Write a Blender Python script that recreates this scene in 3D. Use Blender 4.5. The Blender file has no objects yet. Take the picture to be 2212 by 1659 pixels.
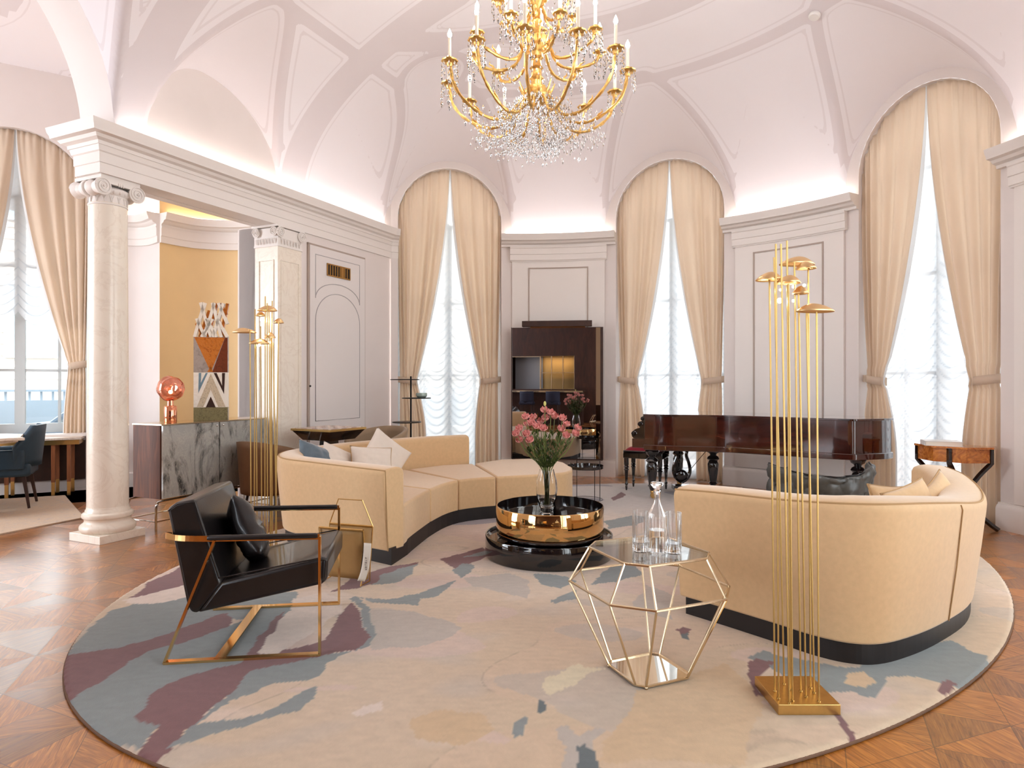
import bpy, math, random
from mathutils import Vector, Matrix, noise
R = math.radians
sc = bpy.context.scene
COL = sc.collection
random.seed(4)

# ------------------------------------------------------------------ camera, world, exposure
F = 1400.0; HZ = 825.0; CXP = 1106.0; CH = 1.4
cd = bpy.data.cameras.new('camera'); cam = bpy.data.objects.new('camera', cd); COL.objects.link(cam)
cam.location = (0, 0, CH); cam.rotation_euler = (R(90), 0, 0)
cd.sensor_width = 36; cd.lens = F / 2212 * 36; cd.shift_y = -4.5 / 2212; cd.clip_start = .05; cd.clip_end = 200
sc.camera = cam
sc.view_settings.view_transform = 'Standard'; sc.view_settings.look = 'None'
sc.view_settings.exposure = 0.88; sc.view_settings.gamma = 1.0; sc.view_settings.use_curve_mapping = False
try:
    sc.cycles.use_denoising = True
    sc.cycles.denoiser = 'OPENIMAGEDENOISE'
    sc.cycles.max_bounces = 9; sc.cycles.diffuse_bounces = 4; sc.cycles.glossy_bounces = 5
    sc.cycles.transmission_bounces = 8; sc.cycles.transparent_max_bounces = 16
    sc.cycles.caustics_reflective = False; sc.cycles.caustics_refractive = False
    sc.cycles.sample_clamp_indirect = 4.0
except Exception: pass
w = bpy.data.worlds.new('world'); sc.world = w; w.use_nodes = True
w.node_tree.nodes['Background'].inputs[0].default_value = (.86, .93, 1, 1)
w.node_tree.nodes['Background'].inputs[1].default_value = 1.7

WIN_L = .88      # radiance of daylight behind the seen windows
def area(name, loc, to, sx, sy, rad, col=(1, 1, 1)):
    l = bpy.data.lights.new(name, 'AREA'); l.shape = 'RECTANGLE'; l.size = sx; l.size_y = sy
    l.energy = rad * math.pi * sx * sy; l.color = col
    o = bpy.data.objects.new(name, l); COL.objects.link(o); o.location = loc
    d = Vector(to) - Vector(loc); o.rotation_euler = d.to_track_quat('-Z', 'Y').to_euler()
    return o

# room frame: round room centred at C0, nine bays forty degrees apart; straight colonnade on the left
C0 = (.1, 5.1); RR = 4.7; WD = 4.637
WANG = (102.6, 62.8, 22.9, -17.0, -57.0)      # window axes (degrees)
U = Vector((.417, .909)); V = Vector((-.909, .417)); FO = Vector((-3.53, 5.55)); VD = 3.49
def cl(s, v=0.0, z=None):                      # colonnade frame: s along, v outwards from the entablature face
    p = FO + U * s + V * v
    return (p.x, p.y) if z is None else (p.x, p.y, z)
def pol(a, r, z=None):
    p = (C0[0] + r * math.cos(R(a)), C0[1] + r * math.sin(R(a)))
    return p if z is None else (p[0], p[1], z)
for k, a in enumerate(WANG):                   # daylight outside the windows of the round room
    big = k >= 3
    area('daylight_window', pol(a, 5.45, 2.35), pol(a, 0, 2.3 if not big else 1.6), 2.3 if big else 3.5, 5.4, WIN_L * (3.4 if big else 1.0), (.93, .97, 1))
area('entrance_fill', (-5.2, -1.2, 2.3), (0, .6, 2.2), 3.0, 3.6, 3.4, (.84, .91, 1))  # fill lamp added out of view to brighten the room from behind the camera
area('entrance_fill', (5.2, -1.2, 2.3), (0, .8, 2.2), 3.0, 3.6, 1.6, (.86, .92, 1))  # weaker added fill lamp on the other side of the entrance
area('daylight_window_salon', (-9.3, 3.6, 2.3), (-3.0, 5.6, 1.6), 3.6, 3.8, 4.5, (.86, .93, 1))
area('facade_fill', (-7.6, 10.6, 9.5), (-10.5, 16.2, 1.0), 6, 4, 16.0, (.92, .96, 1))  # area lamp added high over the street to brighten the facade
area('daylight_street', (-9.5, 13.0, 7.0), (-5.6, 7.4, 1.6), 5, 5, 22.0, (.93, .97, 1))

# ------------------------------------------------------------------ helpers
def px(x, y, z=0.0):                            # photograph pixel -> point at height z
    D = F * (CH - z) / (y - HZ) if abs(y - HZ) > 1e-6 else 9
    return ((x - CXP) / F * D, D, z)
def pd(x, y, D):                                # photograph pixel -> point at depth D
    return ((x - CXP) / F * D, D, CH - (y - HZ) / F * D)

class MB:
    def __init__(s): s.v = []; s.f = []
    def add(s, vs, fs):
        n = len(s.v); s.v += [tuple(p) for p in vs]; s.f += [tuple(i + n for i in f) for f in fs]; return s
    def box(s, c, d, rz=0.0, rot=None):
        m = (rot if rot is not None else Matrix.Rotation(rz, 3, 'Z')); c = Vector(c)
        vs = [c + m @ Vector((x * d[0] / 2, y * d[1] / 2, z * d[2] / 2)) for x in (-1, 1) for y in (-1, 1) for z in (-1, 1)]
        return s.add(vs, [(0, 1, 3, 2), (4, 6, 7, 5), (0, 4, 5, 1), (2, 3, 7, 6), (0, 2, 6, 4), (1, 5, 7, 3)])
    def prism(s, poly, z0, z1, top=None):
        n = len(poly); top = top or poly
        z0s = z0 if hasattr(z0, '__len__') else [z0] * n; z1s = z1 if hasattr(z1, '__len__') else [z1] * n
        vs = [(p[0], p[1], z) for p, z in zip(poly, z0s)] + [(p[0], p[1], z) for p, z in zip(top, z1s)]
        fs = [tuple(range(n))[::-1], tuple(range(n, 2 * n))] + [(i, (i + 1) % n, n + (i + 1) % n, n + i) for i in range(n)]
        return s.add(vs, fs)
    def tube(s, path, r, n=8, closed=False, cap=True, flat=None):
        P = [Vector(p) for p in path]; m = len(P); vs = []; up = None
        for i, p in enumerate(P):
            a = P[i - 1] if (i > 0 or closed) else p; b = P[(i + 1) % m] if (i < m - 1 or closed) else p
            t = (b - a).normalized()
            if up is None:
                up = Vector((0, 0, 1)) if abs(t.z) < .9 else Vector((1, 0, 0))
            x = t.cross(up)
            if x.length < 1e-4: x = t.orthogonal()
            x.normalize(); y = x.cross(t).normalized(); up = y
            rr = r[i] if hasattr(r, '__len__') else r
            for k in range(n):
                an = 2 * math.pi * (k + .5) / n
                fx, fy = (rr, rr) if flat is None else flat
                vs.append(p + x * math.cos(an) * fx + y * math.sin(an) * fy)
        fs = []
        for i in range(m if closed else m - 1):
            j = (i + 1) % m
            for k in range(n):
                fs.append((i * n + k, i * n + (k + 1) % n, j * n + (k + 1) % n, j * n + k))
        if cap and not closed:
            fs += [tuple(range(n)), tuple(range((m - 1) * n, m * n))[::-1]]
        return s.add(vs, fs)
    def lathe(s, prof, c=(0, 0, 0), n=32, rot=None, wob=None, cap=True):
        vs = []; c = Vector(c)
        for (r, z) in prof:
            for k in range(n):
                a = 2 * math.pi * k / n; q = r * (wob(a, z) if wob else 1)
                p = Vector((q * math.cos(a), q * math.sin(a), z))
                vs.append(c + (rot @ p if rot is not None else p))
        m = len(prof)
        fs = [(i * n + k, i * n + (k + 1) % n, (i + 1) * n + (k + 1) % n, (i + 1) * n + k) for i in range(m - 1) for k in range(n)]
        if cap and prof[0][0] > 1e-5: fs.append(tuple(range(n))[::-1])
        if cap and prof[-1][0] > 1e-5: fs.append(tuple(range((m - 1) * n, m * n)))
        return s.add(vs, fs)
    def grid(s, fn, nu, nv, wu=False):
        vs = [fn(i / nu, j / nv) for j in range(nv + 1) for i in range(nu + (0 if wu else 1))]
        k = nu if wu else nu + 1
        return s.add(vs, [(j * k + i, j * k + (i + 1) % k, (j + 1) * k + (i + 1) % k, (j + 1) * k + i) for j in range(nv) for i in range(nu)])
    def sweep(s, path, prof, closed=False, left=True, zs=None, capends=True):
        """profile [(offset to the left of the path, z)] along a plan path with mitred corners"""
        P = [Vector(p[:2]) for p in path]; m = len(P); vs = []; n = len(prof); sg = 1 if left else -1
        for i, p in enumerate(P):
            a = P[i - 1] if (i > 0 or closed) else None; b = P[(i + 1) % m] if (i < m - 1 or closed) else None
            ds = [(p - a).normalized() if a is not None else None, (b - p).normalized() if b is not None else None]
            ns = [Vector((-d.y, d.x)) for d in ds if d is not None]
            nn = sum(ns, Vector((0, 0)));
            if nn.length < 1e-6: nn = ns[0]
            nn.normalize(); k = 1 / max(.35, nn.dot(ns[0])); nn = nn * k * sg
            for (o, z) in prof:
                zz = z if zs is None else zs(i, o, z)
                vs.append((p.x + nn.x * o, p.y + nn.y * o, zz))
        fs = []
        for i in range(m if closed else m - 1):
            j = (i + 1) % m
            for k in range(n):
                fs.append((i * n + k, i * n + (k + 1) % n, j * n + (k + 1) % n, j * n + k))
        if capends and not closed: fs += [tuple(range(n)), tuple(range((m - 1) * n, m * n))[::-1]]
        return s.add(vs, fs)
    def sphere(s, c, r, n=12, m=8, sc3=(1, 1, 1), rot=None):
        pr = [(math.sin(math.pi * i / m) * r, -math.cos(math.pi * i / m) * r) for i in range(m + 1)]
        c = Vector(c); vs = []
        for (q, z) in pr:
            for k in range(n):
                a = 2 * math.pi * k / n; p = Vector((q * math.cos(a) * sc3[0], q * math.sin(a) * sc3[1], z * sc3[2]))
                vs.append(c + (rot @ p if rot is not None else p))
        return s.add(vs, [(i * n + k, i * n + (k + 1) % n, (i + 1) * n + (k + 1) % n, (i + 1) * n + k) for i in range(m) for k in range(n)])
    def octa(s, c, a, h):
        x, y, z = c
        return s.add([(x + a, y, z), (x, y + a, z), (x - a, y, z), (x, y - a, z), (x, y, z + h), (x, y, z - h)],
                     [(0, 1, 4), (1, 2, 4), (2, 3, 4), (3, 0, 4), (1, 0, 5), (2, 1, 5), (3, 2, 5), (0, 3, 5)])
    def build(s, name, mat, parent=None, smooth=True, bevel=0, seg=2, subs=0, ang=40, weld=True, fixn=True):
        me = bpy.data.meshes.new(name); me.from_pydata(s.v, [], s.f)
        import bmesh
        bm = bmesh.new(); bm.from_mesh(me)
        if weld: bmesh.ops.remove_doubles(bm, verts=bm.verts, dist=1e-5)
        if fixn: bmesh.ops.recalc_face_normals(bm, faces=bm.faces)
        bm.to_mesh(me); bm.free()
        me.materials.append(mat)
        o = bpy.data.objects.new(name, me); COL.objects.link(o)
        if parent is not None:
            o.parent = parent; o.matrix_parent_inverse = parent.matrix_basis.inverted()
        if smooth:
            for p in me.polygons: p.use_smooth = True
            try: me.set_sharp_from_angle(angle=R(ang))
            except Exception: pass
        if bevel:
            b = o.modifiers.new('b', 'BEVEL'); b.width = bevel; b.segments = seg; b.limit_method = 'ANGLE'; b.angle_limit = R(35)
            b.harden_normals = False
        if subs:
            b = o.modifiers.new('s', 'SUBSURF'); b.levels = subs; b.render_levels = subs
        return o

def tag(o, label=None, cat=None, group=None, kind=None):
    if label: o['label'] = label
    if cat: o['category'] = cat
    if group: o['group'] = group
    if kind: o['kind'] = kind
    return o
def thing(name, label, cat, loc=(0, 0, 0), rz=0.0, group=None, kind=None):
    o = bpy.data.objects.new(name, None); COL.objects.link(o); o.location = loc; o.rotation_euler = (0, 0, rz)
    o.empty_display_size = .1
    o.matrix_basis = Matrix.Translation(loc) @ Matrix.Rotation(rz, 4, 'Z')
    return tag(o, label, cat, group, kind)
def part(mb, name, mat, root, **k):             # mesh given in the root's own frame
    o = mb.build(name, mat, None, **k); o.parent = root; return o
def struct(mb, name, mat, parent=None, **k):
    o = mb.build(name, mat, parent, **k)
    if parent is None: o['kind'] = 'structure'
    return o
def copy_tree(o, parent=None):
    c = o.copy(); COL.objects.link(c)
    if parent is not None: c.parent = parent
    for ch in list(o.children): copy_tree(ch, c)
    return c
def cat_rom(P, n=8, closed=False):
    out = []; m = len(P)
    for i in range(m if closed else m - 1):
        g = lambda k: P[k % m] if closed else P[max(0, min(m - 1, k))]
        a, b, c, d = g(i - 1), g(i), g(i + 1), g(i + 2)
        for j in range(n):
            t = j / n
            out.append(tuple(.5 * ((2 * b[q]) + (-a[q] + c[q]) * t + (2 * a[q] - 5 * b[q] + 4 * c[q] - d[q]) * t * t + (-a[q] + 3 * b[q] - 3 * c[q] + d[q]) * t ** 3) for q in range(len(b))))
    if not closed: out.append(tuple(P[-1]))
    return out

# ------------------------------------------------------------------ materials
def srgb(r, g, b):
    f = lambda c: (c / 255 / 12.92) if c / 255 <= .04045 else ((c / 255 + .055) / 1.055) ** 2.4
    return (f(r), f(g), f(b), 1)
class NT:
    def __init__(s, name):
        s.m = bpy.data.materials.new(name); s.m.use_nodes = True; s.t = s.m.node_tree; s.n = s.t.nodes; s.l = s.t.links
        s.b = s.n['Principled BSDF']; s.out = s.n['Material Output']
    def new(s, typ, ins=None, **attr):
        n = s.n.new(typ)
        for k, v in attr.items(): setattr(n, k, v)
        for k, v in (ins or {}).items(): s.set(n.inputs[k], v)
        return n
    def set(s, sock, v):
        if isinstance(v, bpy.types.NodeSocket): s.l.new(v, sock)
        elif isinstance(v, bpy.types.Node): s.l.new(v.outputs[0], sock)
        else: sock.default_value = v
    def math(s, op, a, b=None, c=None):
        n = s.n.new('ShaderNodeMath'); n.operation = op
        for i, v in enumerate((a, b, c)):
            if v is not None: s.set(n.inputs[i], v)
        return n.outputs[0]
    def mix(s, f, a, b, blend='MIX'):
        n = s.n.new('ShaderNodeMix'); n.data_type = 'RGBA'; n.blend_type = blend
        s.set(n.inputs[0], f); s.set(n.inputs[6], a); s.set(n.inputs[7], b); return n.outputs[2]
    def obj(s, scale=(1, 1, 1), rot=(0, 0, 0)):
        tc = s.n.new('ShaderNodeTexCoord'); mp = s.new('ShaderNodeMapping', {'Scale': scale, 'Rotation': rot}); s.l.new(tc.outputs['Object'], mp.inputs[0]); return mp.outputs[0]
    def noise(s, vec, sc_, det=4, dist=0, rough=.5):
        return s.new('ShaderNodeTexNoise', {'Vector': vec, 'Scale': sc_, 'Detail': det, 'Distortion': dist, 'Roughness': rough}).outputs[0]
    def ramp(s, f, stops):
        n = s.n.new('ShaderNodeValToRGB'); s.set(n.inputs[0], f); e = n.color_ramp.elements
        while len(e) < len(stops): e.new(.5)
        for q, (p, c) in zip(e, stops): q.position = p; q.color = c
        return n.outputs[0]
    def bump(s, h, st=.2, d=.02):
        n = s.new('ShaderNodeBump', {'Height': h, 'Strength': st, 'Distance': d}); s.l.new(n.outputs[0], s.b.inputs['Normal']); return n
def pr(name, col, rough=.5, metal=0, noise_amt=0, nscale=20, bump=0, bscale=200, sheen=0, coat=0, spec=.5, em=None, es=0, trans=0, ior=1.45):
    t = NT(name); b = t.b
    b.inputs['Base Color'].default_value = col; b.inputs['Roughness'].default_value = rough; b.inputs['Metallic'].default_value = metal
    b.inputs['Specular IOR Level'].default_value = spec; b.inputs['IOR'].default_value = ior
    if sheen: b.inputs['Sheen Weight'].default_value = sheen; b.inputs['Sheen Roughness'].default_value = .4
    if coat: b.inputs['Coat Weight'].default_value = coat; b.inputs['Coat Roughness'].default_value = .05
    if trans: b.inputs['Transmission Weight'].default_value = trans
    if em: b.inputs['Emission Color'].default_value = em; b.inputs['Emission Strength'].default_value = es
    if noise_amt:
        f = t.noise(t.obj(), nscale, 5)
        dk = tuple(c * (1 - noise_amt) for c in col[:3]) + (1,); lt = tuple(min(1, c * (1 + noise_amt * .6)) for c in col[:3]) + (1,)
        t.set(b.inputs['Base Color'], t.ramp(f, [(.3, dk), (.7, lt)]))
    if bump: t.bump(t.noise(t.obj(), bscale, 3), bump, .01)
    return t.m
M = {}
M['wall'] = pr('wall_paint', srgb(230, 220, 215), .65, noise_amt=.02, nscale=3)
M['wall_cream'] = pr('door_paint', srgb(230, 222, 218), .5)
M['trim'] = pr('trim_paint', srgb(236, 228, 222), .5)
M['line'] = pr('moulding_line', srgb(176, 158, 146), .5)
M['linegrey'] = pr('moulding_grey', srgb(176, 168, 168), .5)
M['ochre'] = pr('ochre_wall', srgb(236, 204, 152), .6, noise_amt=.02, nscale=5)
M['plinth'] = pr('black_plinth', srgb(28, 21, 20), .5)
M['velvet'] = pr('cream_velvet', srgb(216, 180, 136), .85, noise_amt=.05, nscale=35, bump=.08, bscale=300, sheen=.5)
M['pipe'] = pr('cream_piping', srgb(176, 140, 96), .8)
M['silk'] = pr('pale_silk', srgb(226, 212, 198), .55, sheen=.3, noise_amt=.03)
M['bluevelvet'] = pr('grey_blue_velvet', srgb(92, 108, 120), .7, sheen=.8, noise_amt=.2, nscale=12)
M['leather'] = pr('black_leather', srgb(26, 22, 22), .3, coat=.35, bump=.05, bscale=120, noise_amt=.1)
M['gold'] = pr('polished_bronze_gold', srgb(240, 196, 132), .12, 1)
M['brass'] = pr('brushed_brass', srgb(216, 176, 110), .28, 1, noise_amt=.05, nscale=60)
M['champagne'] = pr('champagne_metal', srgb(216, 196, 164), .2, 1)
M['chand'] = pr('chandelier_gilt', srgb(238, 194, 116), .3, 1, noise_amt=.3, nscale=40)
M['chrome'] = pr('chrome', srgb(226, 226, 222), .12, 1)
M['black'] = pr('black_metal', srgb(26, 24, 26), .35, .3)
M['bronze'] = pr('bronze_mirror', srgb(224, 180, 120), .04, 1)
M['lacquer'] = pr('black_lacquer', srgb(20, 13, 14), .08, 0, coat=1)
M['smoke'] = pr('smoked_mirror', srgb(140, 120, 100), .03, 1)
M['bluefab'] = pr('dark_teal_leather', srgb(44, 66, 82), .5, noise_amt=.08)
M['darkwood'] = pr('dark_wood', srgb(58, 34, 26), .4, noise_amt=.3, nscale=9)
M['taupe'] = pr('taupe_fabric', srgb(158, 134, 108), .85, noise_amt=.06, sheen=.3)
M['brownfab'] = pr('brown_leather', srgb(118, 86, 58), .6, noise_amt=.06)
M['tan'] = pr('tan_leather', srgb(176, 136, 84), .5, noise_amt=.06)
M['charcoal'] = pr('charcoal_leather', srgb(78, 76, 72), .38, noise_amt=.25, nscale=8, bump=.3, bscale=14)
M['red'] = pr('red_velvet', srgb(140, 20, 40), .8, sheen=.4)
M['white'] = pr('white_plastic', srgb(238, 234, 230), .4)
M['candle'] = pr('candle_sleeve', srgb(240, 226, 204), .5)
M['bulb'] = pr('lit_bulb', (1, .9, .7, 1), .3, em=(1, .93, .84, 1), es=95)
M['spot'] = pr('lit_led', (1, .9, .7, 1), .3, em=(1, .85, .62, 1), es=60)
M['cove'] = pr('cove_led', (1, .9, .8, 1), .5, em=(1, .90, .86, 1), es=7)
M['covew'] = pr('cove_led_warm', (1, .9, .8, 1), .5, em=(1, .80, .60, 1), es=6)
M['paper'] = pr('paper', srgb(236, 226, 212), .7)
M['ink'] = pr('ink', srgb(110, 84, 76), .7)
M['steel_frame'] = pr('window_frame_paint', srgb(206, 214, 216), .5)
M['leaf'] = pr('leaf', srgb(78, 94, 46), .5, noise_amt=.3, nscale=30)
M['stem'] = pr('stem', srgb(112, 122, 62), .5)
M['petal'] = pr('pink_petal', srgb(238, 160, 152), .6, noise_amt=.18, nscale=40)
M['bud'] = pr('bud', srgb(196, 190, 110), .6)
M['crystal'] = pr('crystal', (1, 1, 1, 1), .0, trans=1, ior=1.55)
M['glassv'] = pr('clear_glass', (1, 1, 1, 1), 0, trans=1, ior=1.3)
M['grille'] = pr('vent_brass', srgb(176, 132, 72), .35, .8)
M['darkgap'] = pr('dark_gap', srgb(36, 26, 20), .7)

def thin_glass(name, tint=(1, 1, 1, 1), gl=.12):
    t = NT(name); t.n.remove(t.b)
    fr = t.new('ShaderNodeFresnel', {'IOR': 1.5})
    tr = t.new('ShaderNodeBsdfTransparent', {'Color': tint}); g = t.new('ShaderNodeBsdfGlossy', {'Roughness': .01, 'Color': (1, 1, 1, 1)})
    f = t.math('ADD', t.math('MULTIPLY', fr.outputs[0], .8), gl)
    mx = t.new('ShaderNodeMixShader', {0: f, 1: tr, 2: g}); t.l.new(mx.outputs[0], t.out.inputs[0]); return t.m
M['pane'] = thin_glass('window_pane', (.95, .98, .98, 1), .02)
M['glass'] = thin_glass('tumbler_glass', (.985, .985, .985, 1), .02)
M['tableglass'] = thin_glass('table_glass', (.96, .97, .96, 1), .10)

def cloth(name, col, tl, tp=0.0, rib=False):
    t = NT(name); t.n.remove(t.b)
    c = t.mix(t.noise(t.obj((1, 1, .15)), 18, 3), tuple(x * .93 for x in col[:3]) + (1,), col)
    d = t.new('ShaderNodeBsdfDiffuse', {'Color': c}); l = t.new('ShaderNodeBsdfTranslucent', {'Color': c})
    mx = t.new('ShaderNodeMixShader', {0: tl, 1: d.outputs[0], 2: l.outputs[0]})
    if tp:
        tr = t.new('ShaderNodeBsdfTransparent'); m2 = t.new('ShaderNodeMixShader', {0: tp, 1: mx.outputs[0], 2: tr.outputs[0]}); mx = m2
    t.l.new(mx.outputs[0], t.out.inputs[0]); return t.m
M['curtain'] = cloth('cream_curtain', srgb(247, 232, 215), .56)
def sheer_mat():
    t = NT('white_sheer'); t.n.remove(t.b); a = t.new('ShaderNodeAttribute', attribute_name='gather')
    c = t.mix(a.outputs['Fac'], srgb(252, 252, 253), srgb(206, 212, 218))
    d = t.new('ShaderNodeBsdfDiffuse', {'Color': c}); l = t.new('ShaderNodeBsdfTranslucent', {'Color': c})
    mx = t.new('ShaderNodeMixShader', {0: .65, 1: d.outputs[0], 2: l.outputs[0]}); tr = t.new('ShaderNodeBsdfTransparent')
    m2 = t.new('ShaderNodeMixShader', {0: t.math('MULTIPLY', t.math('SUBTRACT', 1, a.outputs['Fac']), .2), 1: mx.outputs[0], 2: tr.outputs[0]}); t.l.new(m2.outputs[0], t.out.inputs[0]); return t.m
M['sheer'] = sheer_mat()
M['lining'] = cloth('pale_lining', srgb(236, 236, 236), .4)

def wood(name, c1, c2, sc_=(1, 1, 1), rough=.4, scale=6, coat=0, rot=(0, 0, 0), dist=1.5):
    t = NT(name); v = t.obj(sc_, rot)
    f = t.noise(v, scale, 6, dist, .6)
    t.set(t.b.inputs['Base Color'], t.ramp(f, [(.3, c1), (.52, tuple((a + b) / 2 for a, b in zip(c1, c2))), (.7, c2)]))
    t.b.inputs['Roughness'].default_value = rough
    if coat: t.b.inputs['Coat Weight'].default_value = coat; t.b.inputs['Coat Roughness'].default_value = .04
    return t.m
M['rosewood'] = wood('rosewood', srgb(64, 30, 16), srgb(120, 66, 38), (8, 8, .8), .55, 2)
M['mahogany'] = wood('polished_mahogany', srgb(30, 10, 7), srgb(76, 28, 17), (.6, .6, 3), .1, 3, coat=1)
M['walnut'] = wood('walnut_panel', srgb(48, 26, 18), srgb(82, 46, 30), (3, 3, .7), .4, 2)
M['burl'] = wood('burl_veneer', srgb(150, 72, 20), srgb(226, 142, 58), (1, 1, 1), .2, 9, coat=.6, dist=3)
M['teak'] = wood('light_wood_leg', srgb(126, 72, 42), srgb(166, 104, 66), (8, 8, .8), .4, 3)
def stone(name, c1, c2, c3, scale=3, rough=.3, dist=2, coat=0, sc_=(1, 1, 1)):
    t = NT(name); v = t.obj(sc_)
    f = t.noise(v, scale, 8, dist, .6); g = t.noise(v, scale * 2.3, 6, dist * 1.6, .6)
    a = t.ramp(f, [(.32, c2), (.5, c1), (.72, c1)])
    vein = t.ramp(t.math('ABSOLUTE', t.math('SUBTRACT', g, .5)), [(0, (1, 1, 1, 1)), (.035, (0, 0, 0, 1))])
    t.set(t.b.inputs['Base Color'], t.mix(t.math('MULTIPLY', vein, .35), a, c3)); t.b.inputs['Roughness'].default_value = rough
    if coat: t.b.inputs['Coat Weight'].default_value = coat
    return t.m
M['marble'] = stone('white_marble', srgb(242, 231, 216), srgb(238, 225, 209), srgb(220, 202, 184), 1.1, .25, 1.2)
M['marblefloor'] = stone('beige_marble', srgb(222, 206, 190), srgb(200, 182, 164), srgb(170, 150, 132), 3, .3)
M['agate'] = stone('smoky_swirled_glass', srgb(168, 166, 160), srgb(60, 62, 62), srgb(206, 198, 184), 2.4, .08, 4, coat=.8, sc_=(1, 1, .42))
M['onyx'] = stone('orange_onyx', srgb(196, 112, 44), srgb(150, 74, 30), srgb(222, 158, 92), 6, .15, 4)
M['redonyx'] = stone('dark_red_onyx', srgb(112, 52, 34), srgb(84, 40, 28), srgb(150, 82, 48), 7, .2, 4)
M['greymarble'] = stone('grey_marble', srgb(166, 150, 140), srgb(130, 116, 110), srgb(196, 180, 166), 7, .25)
M['blumarble'] = stone('pale_blue_marble', srgb(112, 136, 148), srgb(92, 112, 124), srgb(150, 166, 172), 7, .25)
M['greenmarble'] = stone('green_marble', srgb(124, 112, 76), srgb(78, 70, 46), srgb(206, 190, 150), 34, .25)
M['terrazzo'] = stone('speckled_marble', srgb(206, 186, 158), srgb(150, 130, 108), srgb(190, 170, 140), 45, .3)

M['rod'] = pr('satin_brass_rod', srgb(178, 146, 88), .35, 1)
M['shade'] = pr('satin_gilt_shade', srgb(232, 196, 144), .42, 1)
# ------------------------------------------------------------------ floor
def floor_mat():
    t = NT('oak_parquet'); tc = t.new('ShaderNodeTexCoord')
    mp = t.new('ShaderNodeMapping', {'Vector': tc.outputs['Object'], 'Rotation': (0, 0, R(-65.36)), 'Scale': (1 / .62, 1 / .62, 1)})
    sp = t.new('ShaderNodeSeparateXYZ', {0: mp.outputs[0]})
    # mapping scales before rotating uniformly, so x runs along the colonnade
    x = t.math('ADD', sp.outputs[0], 100.774); y = t.math('ADD', sp.outputs[1], 100.2)
    cx, cy = t.math('FLOOR', x), t.math('FLOOR', y)
    fx, fy = t.math('SUBTRACT', t.math('SUBTRACT', x, cx), .5), t.math('SUBTRACT', t.math('SUBTRACT', y, cy), .5)
    ax, ay = t.math('ABSOLUTE', fx), t.math('ABSOLUTE', fy)
    sx, sy = t.math('GREATER_THAN', fx, 0), t.math('GREATER_THAN', fy, 0); dg = t.math('GREATER_THAN', ax, ay)
    sec = t.math('ADD', t.math('ADD', sx, t.math('MULTIPLY', sy, 2)), t.math('MULTIPLY', dg, 4))
    cb = t.new('ShaderNodeCombineXYZ', {0: cx, 1: cy, 2: sec})
    wn = t.new('ShaderNodeTexWhiteNoise', {'Vector': cb.outputs[0]}, noise_dimensions='3D')
    ang = t.math('MULTIPLY', t.math('FLOOR', t.math('MULTIPLY', wn.outputs[0], 4)), .785)
    vr = t.new('ShaderNodeVectorRotate', {'Vector': mp.outputs[0], 'Angle': ang}, rotation_type='Z_AXIS')
    m2 = t.new('ShaderNodeMapping', {'Vector': vr.outputs[0], 'Scale': (1.2, 14, 1)})
    g = t.noise(m2.outputs[0], 3.0, 6, 1.2, .6)
    col = t.ramp(g, [(.25, srgb(108, 58, 14)), (.5, srgb(164, 98, 32)), (.75, srgb(202, 136, 58))])
    tone = t.math('ADD', .62, t.math('MULTIPLY', wn.outputs[0], .62))
    col = t.mix(1.0, col, t.new('ShaderNodeCombineColor', {0: tone, 1: tone, 2: tone}).outputs[0], 'MULTIPLY')
    e1 = t.math('MINIMUM', t.math('SUBTRACT', .5, ax), t.math('SUBTRACT', .5, ay))
    e2 = t.math('MINIMUM', ax, ay); e3 = t.math('MULTIPLY', t.math('ABSOLUTE', t.math('SUBTRACT', ax, ay)), .707)
    e = t.math('MINIMUM', e1, t.math('MINIMUM', e2, e3)); ln = t.math('LESS_THAN', e, .0032)
    col = t.mix(t.math('MULTIPLY', ln, .6), col, srgb(58, 36, 22))
    t.set(t.b.inputs['Base Color'], col); t.set(t.b.inputs['Roughness'], t.math('ADD', .30, t.math('MULTIPLY', wn.outputs[0], .08)))
    t.b.inputs['Coat Weight'].default_value = 1.0; t.set(t.b.inputs['Coat Roughness'], t.math('ADD', .22, t.math('MULTIPLY', wn.outputs[0], .06)))
    t.bump(t.math('ADD', t.noise(mp.outputs[0], 7, 2), t.math('MULTIPLY', ln, -.3)), .06, .01)
    return t.m
mb = MB(); mb.box((-1.5, 4.5, -.05), (22, 17, .1)); struct(mb, 'floor', floor_mat(), smooth=False)

# ------------------------------------------------------------------ ceiling of the round room
ZC = 3.6; PB = 2.12
PENS = []
for a in WANG:
    PENS.append(dict(o=Vector(C0), t=Vector((math.cos(R(a)), math.sin(R(a)))), s=Vector((-math.sin(R(a)), math.cos(R(a)))), t0=WD, wl=.93, wr=.93, zc=4.68, gr=.33, gw=.30))
CV = Vector(C0)
PENS.append(dict(o=FO + U * 1.04 - V * VD, t=V, s=U, t0=VD, wl=.62, wr=1.0, zc=4.50, gr=.42, gw=.18))
PENS.append(dict(o=FO - U * 1.54 - V * VD, t=V, s=U, t0=VD, wl=1.67, wr=1.67, zc=5.27, gr=.02, gw=.12))
def zdome(x, y):
    q = Vector((x, y)) - CV; d = max(0, min(RR - q.length, VD - q.dot(V)))
    return ZC + PB * math.sqrt(max(0, 1 - ((RR - d) / RR) ** 2))
def zpen(p, x, y):
    q = Vector((x, y)) - p['o']; t = q.dot(p['t']); s = q.dot(p['s'])
    if t < 1.2: return -9
    k = max(0, p['t0'] - t); w_ = (p['wr'] if s > 0 else p['wl']) + k * p['gw']; e = s / w_
    if abs(e) >= 1: return -9
    zc = p['zc'] + k * p['gr'] - max(0, k - 1.6) ** 2 * .5
    return ZC + (zc - ZC) * math.sqrt(1 - e * e)
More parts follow.
